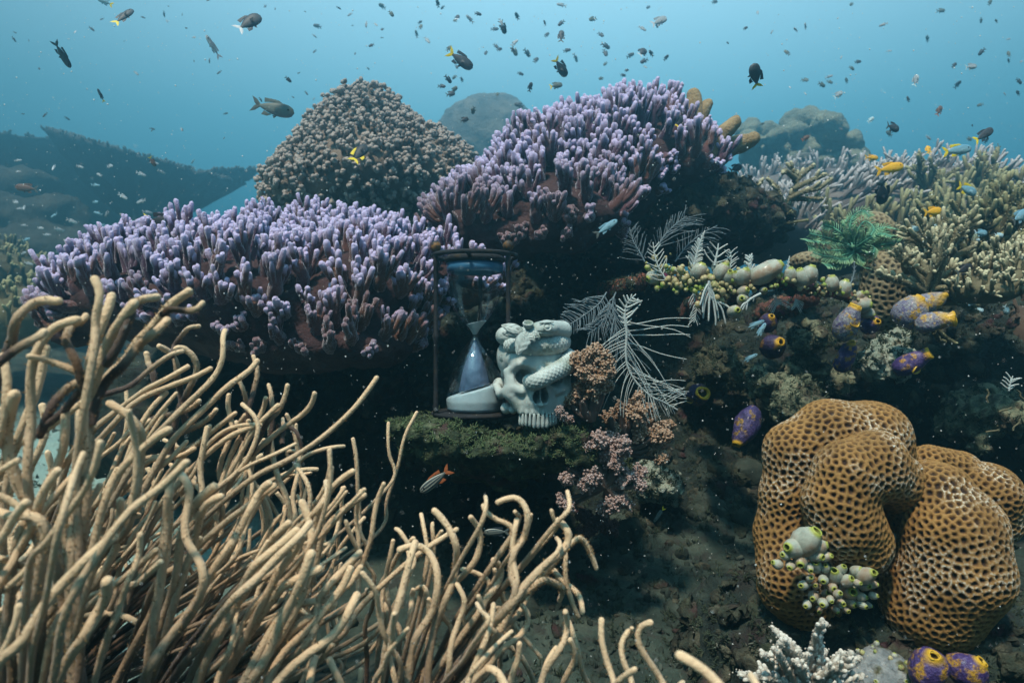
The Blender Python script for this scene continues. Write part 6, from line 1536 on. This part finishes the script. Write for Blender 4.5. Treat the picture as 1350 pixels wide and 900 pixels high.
# ================================================================ fish
def fishmat(name, back, belly, rough=.55, yellow=None):
    m = mat(name, [tuple(c * .8 for c in back), back], scale=40, rough=rough, spec=.25, tip=belly, tip_from=.0, tip_to=1.0)
    return m
FM = {
 'black': fishmat('fish_black', (0.012, 0.013, 0.018), (0.03, 0.035, 0.045)), 'grey': fishmat('fish_grey', (0.06, 0.085, 0.08), (0.16, 0.20, 0.19)),
 'silver': fishmat('fish_silver', (0.16, 0.22, 0.27), (0.55, 0.62, 0.66)), 'yellow': fishmat('fish_yellow', (0.62, 0.33, 0.015), (0.70, 0.45, 0.03)),
 'yfin': fishmat('fin_yellow', (0.70, 0.55, 0.02), (0.75, 0.60, 0.03)), 'blue': fishmat('fish_blue', (0.10, 0.26, 0.38), (0.28, 0.48, 0.55)), 'pale': fishmat('fish_pale', (0.30, 0.50, 0.58), (0.55, 0.72, 0.78)),
 'brown': fishmat('fish_brown', (0.10, 0.06, 0.05), (0.16, 0.10, 0.08)), 'whitefin': fishmat('fin_white', (0.5, 0.55, 0.6), (0.6, 0.65, 0.7)), 'red': fishmat('fin_red', (0.26, 0.07, 0.025), (0.32, 0.11, 0.04)),
 'greyfin': fishmat('fin_grey', (0.05, 0.07, 0.07), (0.09, 0.11, 0.11)), 'dark': fishmat('fish_dark', (0.03, 0.04, 0.055), (0.07, 0.085, 0.10)), 'eye': fishmat('fish_eye', (0.005, 0.005, 0.006), (0.01, 0.01, 0.01), .1)}
sm_ = bpy.data.materials.new('fish_striped'); sm_.use_nodes = True
_nt = sm_.node_tree; _p = _nt.nodes['Principled BSDF']; _p.inputs['Roughness'].default_value = .4
_a = _nt.nodes.new('ShaderNodeAttribute'); _a.attribute_name = 't'
_m = _nt.nodes.new('ShaderNodeMath'); _m.operation = 'MULTIPLY'; _m.inputs[1].default_value = 22.0
_s = _nt.nodes.new('ShaderNodeMath'); _s.operation = 'SINE'; _r = _nt.nodes.new('ShaderNodeValToRGB')
_nt.links.new(_a.outputs['Fac'], _m.inputs[0]); _nt.links.new(_m.outputs[0], _s.inputs[0]); _nt.links.new(_s.outputs[0], _r.inputs[0]); _nt.links.new(_r.outputs[0], _p.inputs['Base Color'])
_r.color_ramp.elements[0].position = .35; _r.color_ramp.elements[0].color = (0.02, 0.03, 0.04, 1); _r.color_ramp.elements[1].position = .6; _r.color_ramp.elements[1].color = (0.22, 0.24, 0.20, 1)
FM['striped'] = sm_
def fish_geo(L, h, wd, nx=20, seg=14):
    """body along +X (snout at +L/2), height h*L, width wd*L"""
    xs = np.linspace(0, 1, nx); prof = np.sin(np.pi * np.clip(xs, 0, 1) ** 0.72) ** 0.62 * (1 - .10 * xs) ; prof = np.maximum(prof, .015); prof = np.where(xs > .80, np.maximum(prof * (1 - .1 * (xs - .8)), .22), prof); prof[0] = .03
    a = np.arange(seg) / seg * 2 * math.pi
    V = np.stack([np.broadcast_to((0.5 - xs * .82)[:, None], (nx, seg)), np.cos(a)[None] * prof[:, None] * wd / 2, np.sin(a)[None] * prof[:, None] * h / 2], -1) * L
    i = np.arange(nx - 1)[:, None] * seg; j = np.arange(seg)[None]; k = (j + 1) % seg
    Q = np.stack([i + j, i + seg + j, i + seg + k, i + k], -1).reshape(-1, 4)
    t = np.broadcast_to(.5 - .5 * np.sin(a)[None], (nx, seg)).reshape(-1)
    return V.reshape(-1, 3), Q, t
def plate(poly, th, y0=0.0):
    """thin fin: outline in (x,z), thickness th, tapering to the outline"""
    p = np.array(poly, float); n = len(p); c = p.mean(0)
    V = np.concatenate([np.stack([p[:, 0], np.full(n, y0), p[:, 1]], 1), [[c[0], y0 + th, c[1]], [c[0], y0 - th, c[1]]]])
    Q = [[i, (i + 1) % n, n, n] for i in range(n)] + [[(i + 1) % n, i, n + 1, n + 1] for i in range(n)]
    return V, np.array(Q)
def fins(L, h):
    d = h * L / 2
    tail = [[(-.28 * L, .10 * d), (-.40 * L, .62 * d + .03 * L), (-.52 * L, .85 * d + .04 * L), (-.44 * L, .22 * d), (-.40 * L, 0), (-.30 * L, 0)],
            [(-.28 * L, -.10 * d), (-.30 * L, 0), (-.40 * L, 0), (-.44 * L, -.22 * d), (-.52 * L, -.85 * d - .04 * L), (-.40 * L, -.62 * d - .03 * L)]]
    dors = [(.22 * L, .85 * d), (.10 * L, 1.22 * d), (-.08 * L, 1.25 * d), (-.24 * L, 1.2 * d), (-.22 * L, .6 * d), (-.05 * L, .8 * d), (.1 * L, .85 * d)]
    anal = [(.0 * L, -.85 * d), (-.10 * L, -1.2 * d), (-.24 * L, -1.15 * d), (-.20 * L, -.55 * d), (-.08 * L, -.75 * d)]
    pelv = [(.14 * L, -.8 * d), (.06 * L, -1.35 * d), (.02 * L, -.95 * d)]
    return tail, dors, anal, pelv
def orient(ang, yaw, roll=0):
    """head pointing at `ang` degrees in the picture, turned `yaw` degrees out of the picture plane"""
    return np.array(Matrix.Rotation(-math.radians(ang), 3, 'Y') @ Matrix.Rotation(math.radians(yaw), 3, 'Z') @ Matrix.Rotation(math.radians(roll), 3, 'X'))
def fish(label, px, py, Y, Lpx, ang, yaw=0, body='black', fin='yfin', dor=None, h=.42, name='reef_fish', grp='fish over the reef', cat='fish', flip=True, roll=0):
    L = U(Lpx, Y); R = orient(ang if abs(ang) <= 90 else 180 - ang, yaw, roll); 
    if abs(ang) > 90: R = np.array(Matrix.Rotation(math.pi, 3, 'Z')) @ np.array(Matrix.Rotation(-math.radians(180 - ang), 3, 'Y') @ Matrix.Rotation(math.radians(yaw), 3, 'Z'))
    o = W(px, py, Y); root = tag(empty(name, o), label, cat, grp)
    T = lambda v: o + v @ R.T
    v, q, t = fish_geo(L, h, h * .42); b = MB(); b.add(T(v), q, t); b.build('body', FM[body], root)
    tail, dors, anal, pelv = fins(L, h); th = L * .006
    b = MB()
    for tp in tail: v, q = plate(tp, th); b.add(T(v), q, .5)
    b.build('tail_fin', FM[fin], root, smooth=False)
    for nm, pl, mm in (('dorsal_fin', dors, dor or body), ('anal_fin', anal, dor or body), ('pelvic_fin', pelv, body)):
        v, q = plate(pl, th); b = MB(); b.add(T(v), q, .3); b.build(nm, FM[mm], root, smooth=False)
    bb, bbq = ball(8, 6)
    for s in (-1, 1):
        b = MB(); b.add(T(bb * L * .026 + np.array([.36 * L, s * h * .42 * L * .30, .09 * h * L])), bbq); b.build('eye', FM['eye'], root)
    v, q = plate([(.16 * L, .0), (.02 * L, .12 * h * L), (.0, -.12 * h * L), (.06 * L, -.16 * h * L)], th); v = v @ np.array(Matrix.Rotation(-.5, 3, 'Z')).T + np.array([.04 * L, -h * .42 * L * .5, -.06 * h * L]); b = MB(); b.add(T(v), q, .5); b.build('pectoral_fin', FM[body], root, smooth=False)
    return root
fish('slender dark fish diving head down near the upper left corner', 82, 72, 1.6, 36, -75, 40, 'dark', 'greyfin', h=.26)
fish('dark fish with a pale yellow tail swimming upward at the top left', 163, 22, 1.7, 36, 62, 30, 'dark', 'yfin', h=.30)
fish('stout dark fish with a white tail heading up right near the top', 328, 30, 1.6, 40, 48, 25, 'dark', 'whitefin', h=.46)
fish('thin silver fish pointing up left beside the stout dark one', 281, 62, 1.7, 32, 118, 20, 'silver', 'whitefin', h=.2)
fish('olive-grey fish with a forked tail gliding right above the left purple coral', 360, 143, 1.7, 56, -12, 5, 'grey', 'greyfin', h=.34)
fish('black fish with a yellow tail skimming the top of the left purple coral', 212, 293, 1.42, 46, -4, 0, 'black', 'yfin', h=.44)
fish('black fish with bright yellow fins against the knobbly mound', 474, 202, 2.2, 34, 62, 30, 'black', 'yfin', 'yfin', h=.46)
fish('black fish with a yellow forked tail, nearest of those in open water at top centre', 607, 79, 1.7, 38, -32, 10, 'dark', 'yfin', h=.40)
fish('small black fish with a yellow tail diving right, above the purple arch', 739, 89, 2.0, 28, -52, 20, 'black', 'yfin', h=.44)
fish('dark fish seen end-on and upright above the yellow-tailed diver', 740, 48, 2.2, 20, 85, 20, 'dark', 'greyfin', h=.4)
fish('dark grey disc-shaped fish high above the purple arch', 847, 69, 2.3, 17, 50, 30, 'dark', 'whitefin', h=.6)
fish('silvery white fish swimming right near the top', 869, 28, 2.0, 24, 28, 10, 'silver', 'whitefin', h=.42)
fish('blurred dark fish with an orange-yellow tail at the upper right', 996, 100, 1.3, 32, 110, 25, 'dark', 'yfin', h=.52)
fish('long orange-yellow fish above the lavender coral ridge', 1173, 222, 1.7, 40, 12, 5, 'yellow', 'yellow', 'yellow', h=.34)
fish('small orange fish just above the long orange-yellow one', 1149, 208, 2.4, 20, 0, 10, 'yellow', 'yellow', 'yellow', h=.34)
fish('bright yellow fish hovering over the pale-tipped staghorn', 1230, 279, 1.6, 26, 8, 5, 'yellow', 'yellow', 'yellow', h=.44)
fish('little orange fish at the skyline of the lavender ridge', 1224, 198, 2.3, 16, 70, 30, 'yellow', 'yellow', 'yellow', h=.5)
fish('grey damselfish drifting above the small orange fish', 1177, 168, 2.0, 22, -10, 20, 'dark', 'greyfin', h=.5)
fish('dark elongated fish rising to the right near the right edge', 1297, 178, 1.4, 38, 32, 15, 'dark', 'yfin', h=.30)
fish('blue-backed fish with a yellow edge behind the dark rising one', 1262, 198, 1.5, 44, 10, 10, 'blue', 'yfin', 'yfin', h=.30)
fish('dark upright fish at the very top, left of centre', 663, 36, 2.3, 18, -65, 30, 'dark', 'greyfin', h=.4)
fish('slim dark fish hanging head up at the top centre', 603, 23, 2.1, 20, 85, 50, 'dark', 'whitefin', h=.28)
fish('grey-green fish with a yellow back in mid water over the dome coral', 733, 113, 2.3, 18, 15, 10, 'grey', 'yfin', h=.42)
fish('small dark fish above the dome coral', 594, 124, 2.4, 13, 20, 20, 'dark', 'greyfin', h=.5)
fish('dark fish with a pale tail in front of the dome coral', 612, 158, 2.6, 13, 25, 20, 'black', 'greyfin', h=.5)
fish('tiny black fish alone between the olive-grey fish and the stout dark one', 380, 105, 2.0, 10, -40, 20, 'black', 'greyfin', h=.4)
fish('thin yellow-nosed fish in the open blue on the left', 133, 126, 2.0, 18, 108, 20, 'dark', 'yfin', h=.2)
fish('silver fish with a yellow tail cut by the top edge on the left', 138, 2, 1.7, 22, 155, 10, 'blue', 'yfin', h=.34)
fish('black diamond-shaped fish in front of the olive thicket', 1163, 254, 1.9, 34, -70, 30, 'black', 'greyfin', h=.52)
fish('blue-green fish with a yellow back above the olive staghorn', 1275, 250, 1.6, 30, -20, 10, 'blue', 'yfin', 'yfin', h=.42)
fish('black fish hiding among the staghorn branches at the right', 1271, 355, 1.36, 28, 25, 10, 'black', 'greyfin', h=.40)
fish('striped grey fish with a red-orange tail hovering under the mossy ledge', 574, 633, 1.05, 50, -142, 5, 'striped', 'red', 'red', h=.28)
fish('striped dark fish half hidden behind the looped whip tip', 655, 701, 1.0, 34, 180, 5, 'striped', 'greyfin', h=.30)
fish('blue slender fish at the edge of the purple arch', 799, 300, 1.5, 38, 35, 10, 'blue', 'greyfin', h=.24)
fish('brown fish passing in front of the big table coral', 35, 248, 3.2, 28, 175, 10, 'brown', 'greyfin', h=.36)
fish('reddish dark fish with a yellow tail in front of the table coral plate', 201, 213, 2.6, 14, -65, 20, 'brown', 'yfin', h=.4)
fish('dark fish beside the right foot of the purple arch', 970, 222, 1.9, 20, 25, 15, 'dark', 'greyfin', h=.5)
fish('thin blue fish with a red streak under the tunicate ledge, upper one', 995, 428, 1.36, 30, 22, 10, 'blue', 'greyfin', h=.2)
fish('thin blue fish under the tunicate ledge, the middle one of three', 1003, 436, 1.38, 26, 55, 10, 'blue', 'greyfin', h=.24)
fish('thin blue fish under the tunicate ledge, lowest of three', 988, 472, 1.40, 26, 25, 10, 'blue', 'greyfin', h=.2)
fish('little pale fish over the seabed right of the pink soft coral', 869, 678, 1.4, 24, -130, 10, 'grey', 'yfin', h=.2)
fish('tiny striped fish over the sand at the lower left', 35, 798, 1.1, 18, 165, 5, 'striped', 'yfin', h=.3)
fish('small black and yellow fish near the top of the purple arch', 895, 160, 1.75, 20, 60, 20, 'black', 'yfin', h=.5)
fish('grey fish cut by the right edge of the picture', 1345, 285, 1.4, 30, 30, 10, 'blue', 'greyfin', h=.45)
fish('pale blue fish left of the pale-tipped staghorn', 1205, 302, 1.5, 15, 0, 10, 'pale', 'pale', h=.5)
fish('pale blue fish right behind the pale-tipped staghorn', 1237, 300, 1.6, 26, 5, 10, 'pale', 'pale', h=.3)
for k_, (lab, x, y, s, a) in enumerate([('pale blue-green chromis low among the olive staghorn', 1293, 307, 20, 0), ('small pale chromis right of the staghorn sprig', 1317, 310, 14, 0), ('small pale chromis below the other two by the olive staghorn', 1288, 316, 10, 0), ('pale fish before the forked staghorn sprig', 1317, 345, 16, 0),
        ('teal fish below the stubby coral clump', 1280, 398, 20, 5), ('teal fish just below another under the stubby coral clump', 1291, 409, 14, 0), ('bluish fish in the dark below the stubby coral', 1327, 409, 16, -60), ('upright pale fish at the lower rim of the stubby coral', 1335, 375, 13, 80),
        ('grey-blue fish high at the right, a blurred smudge', 1238, 146, 16, 60), ('blue-grey fish crossing at the upper right', 1105, 125, 16, 35), ('pale fish right of the lobed mound', 1148, 158, 12, 40), ('grey fish near the top right corner', 1280, 88, 18, 10), ('pale grey fish above the lobed mound', 1207, 106, 18, 70), ('red fish before the hazy lobed mound', 1062, 182, 13, 30)]):
    fish(lab, x, y, 1.6 if y > 250 else 2.4, s, a, 10, 'brown' if 'red' in lab else ('blue' if y > 250 and s > 15 else 'pale' if y > 150 else 'silver'), 'red' if 'red' in lab else 'pale', h=.42)

# the school: small fish too far to show their fins apart; one mesh each
def tiny_fish_mesh(name, m, h):
    L = 1.0; v, q, t = fish_geo(L, h, h * .42, 10, 8); b = MB(); b.add(v, q, t)
    tail, dors, anal, pelv = fins(L, h)
    for pl in tail + [dors, anal]: v, q = plate(pl, .008); b.add(v, q, .5)
    o = b.build(name, m); me = o.data; bpy.data.objects.remove(o); return me
TM = [tiny_fish_mesh('small_fish', FM['dark'], .42), tiny_fish_mesh('small_fish', FM['grey'], .46), tiny_fish_mesh('small_fish', FM['silver'], .3), tiny_fish_mesh('small_fish', FM['dark'], .28), tiny_fish_mesh('small_fish', FM['blue'], .26)]
r = np.random.default_rng(99)
def school(n, samp, meshes, lab, grp, Yr, sr, name='small_fish', angf=None):
    for k in range(n):
        x, y = samp(); Y = r.uniform(*Yr); L = U(r.uniform(*sr), Y); me = TM[r.choice(meshes)]
        o = bpy.data.objects.new(name, me); o.location = W(x, y, Y); o.scale = (L, L, L)
        a = angf() if angf else r.uniform(-80, 80)
        R = Matrix.Rotation(math.radians(180 if r.random() < .4 else 0), 4, 'Z') @ Matrix.Rotation(-math.radians(a), 4, 'Y') @ Matrix.Rotation(math.radians(r.uniform(-45, 45)), 4, 'Z')
        o.rotation_euler = R.to_euler(); COL.objects.link(o); tag(o, lab, 'fish', grp)
school(72, lambda: (r.normal(730, 125), abs(r.normal(30, 75)) + 2), [0, 0, 1, 2], 'tiny grey fish of the loose school in open water above the corals', 'school of tiny fish in open water', (2.2, 4.0), (6, 14))
school(45, lambda: (r.uniform(950, 1350), r.uniform(0, 190)), [0, 1, 2], 'tiny pale fish scattered through the open water at the upper right', 'tiny fish at the upper right', (2.4, 4.2), (5, 12))
school(42, lambda: (r.uniform(20, 270), r.uniform(205, 350)), [2, 4, 2], 'slim silvery-blue fish shoaling in front of the big table coral', 'shoal before the table coral', (2.6, 4.2), (9, 16), angf=lambda: r.normal(-12, 18))
school(50, lambda: (r.uniform(0, 520), r.uniform(0, 190)), [3, 2, 3], 'tiny sliver of a fish in the open blue on the left', 'tiny fish in the left open water', (2.2, 4.0), (4, 9), angf=lambda: r.normal(-45, 25))

# drifting specks in the water
r = np.random.default_rng(5)
n = 4200
Yd = r.uniform(.35, 2.4, n) ** 1.0; px_ = r.uniform(-20, 1370, n); py_ = r.uniform(-20, 920, n)
P_ = np.stack([(px_ - 675) / FPX * Yd, Yd, CAMZ + (450 - py_) / FPX * Yd], -1)
s = np.where(r.random(n) < .88, r.uniform(.30, .62, n), r.uniform(.7, 1.15, n)) * Yd / FPX
v, q = scatter(*ball(5, 4), P_, s)
snow = mat('marine_snow', [(0.6, 0.65, 0.65), (0.75, 0.8, 0.8)], scale=5, rough=.9)
mb = MB(); mb.add(v, q); tag(mb.build('marine_snow', snow), 'pale specks drifting in the water', 'particles', kind='stuff')
# ================================================================ the water itself
hz = bpy.data.meshes.new('haze')
lo, hi = (-24, -1.2, CAMZ - 2.1), (24, 26, CAMZ + 3.3)
vs = [(x, y, z) for x in (lo[0], hi[0]) for y in (lo[1], hi[1]) for z in (lo[2], hi[2])]
hz.from_pydata(vs, [], [(0, 1, 3, 2), (4, 6, 7, 5), (0, 4, 5, 1), (2, 3, 7, 6), (0, 2, 6, 4), (1, 5, 7, 3)])
ho = bpy.data.objects.new('haze', hz); COL.objects.link(ho); tag(ho, kind='stuff')
hm = bpy.data.materials.new('haze'); hm.use_nodes = True
n_ = hm.node_tree; n_.nodes.clear()
o_ = n_.nodes.new('ShaderNodeOutputMaterial'); pv = n_.nodes.new('ShaderNodeVolumePrincipled')
pv.inputs['Color'].default_value = (0.28, 0.79, 1.0, 1)
pv.inputs['Density'].default_value = 0.092
pv.inputs['Anisotropy'].default_value = 0.75
n_.links.new(pv.outputs[0], o_.inputs['Volume'])
hz.materials.append(hm)
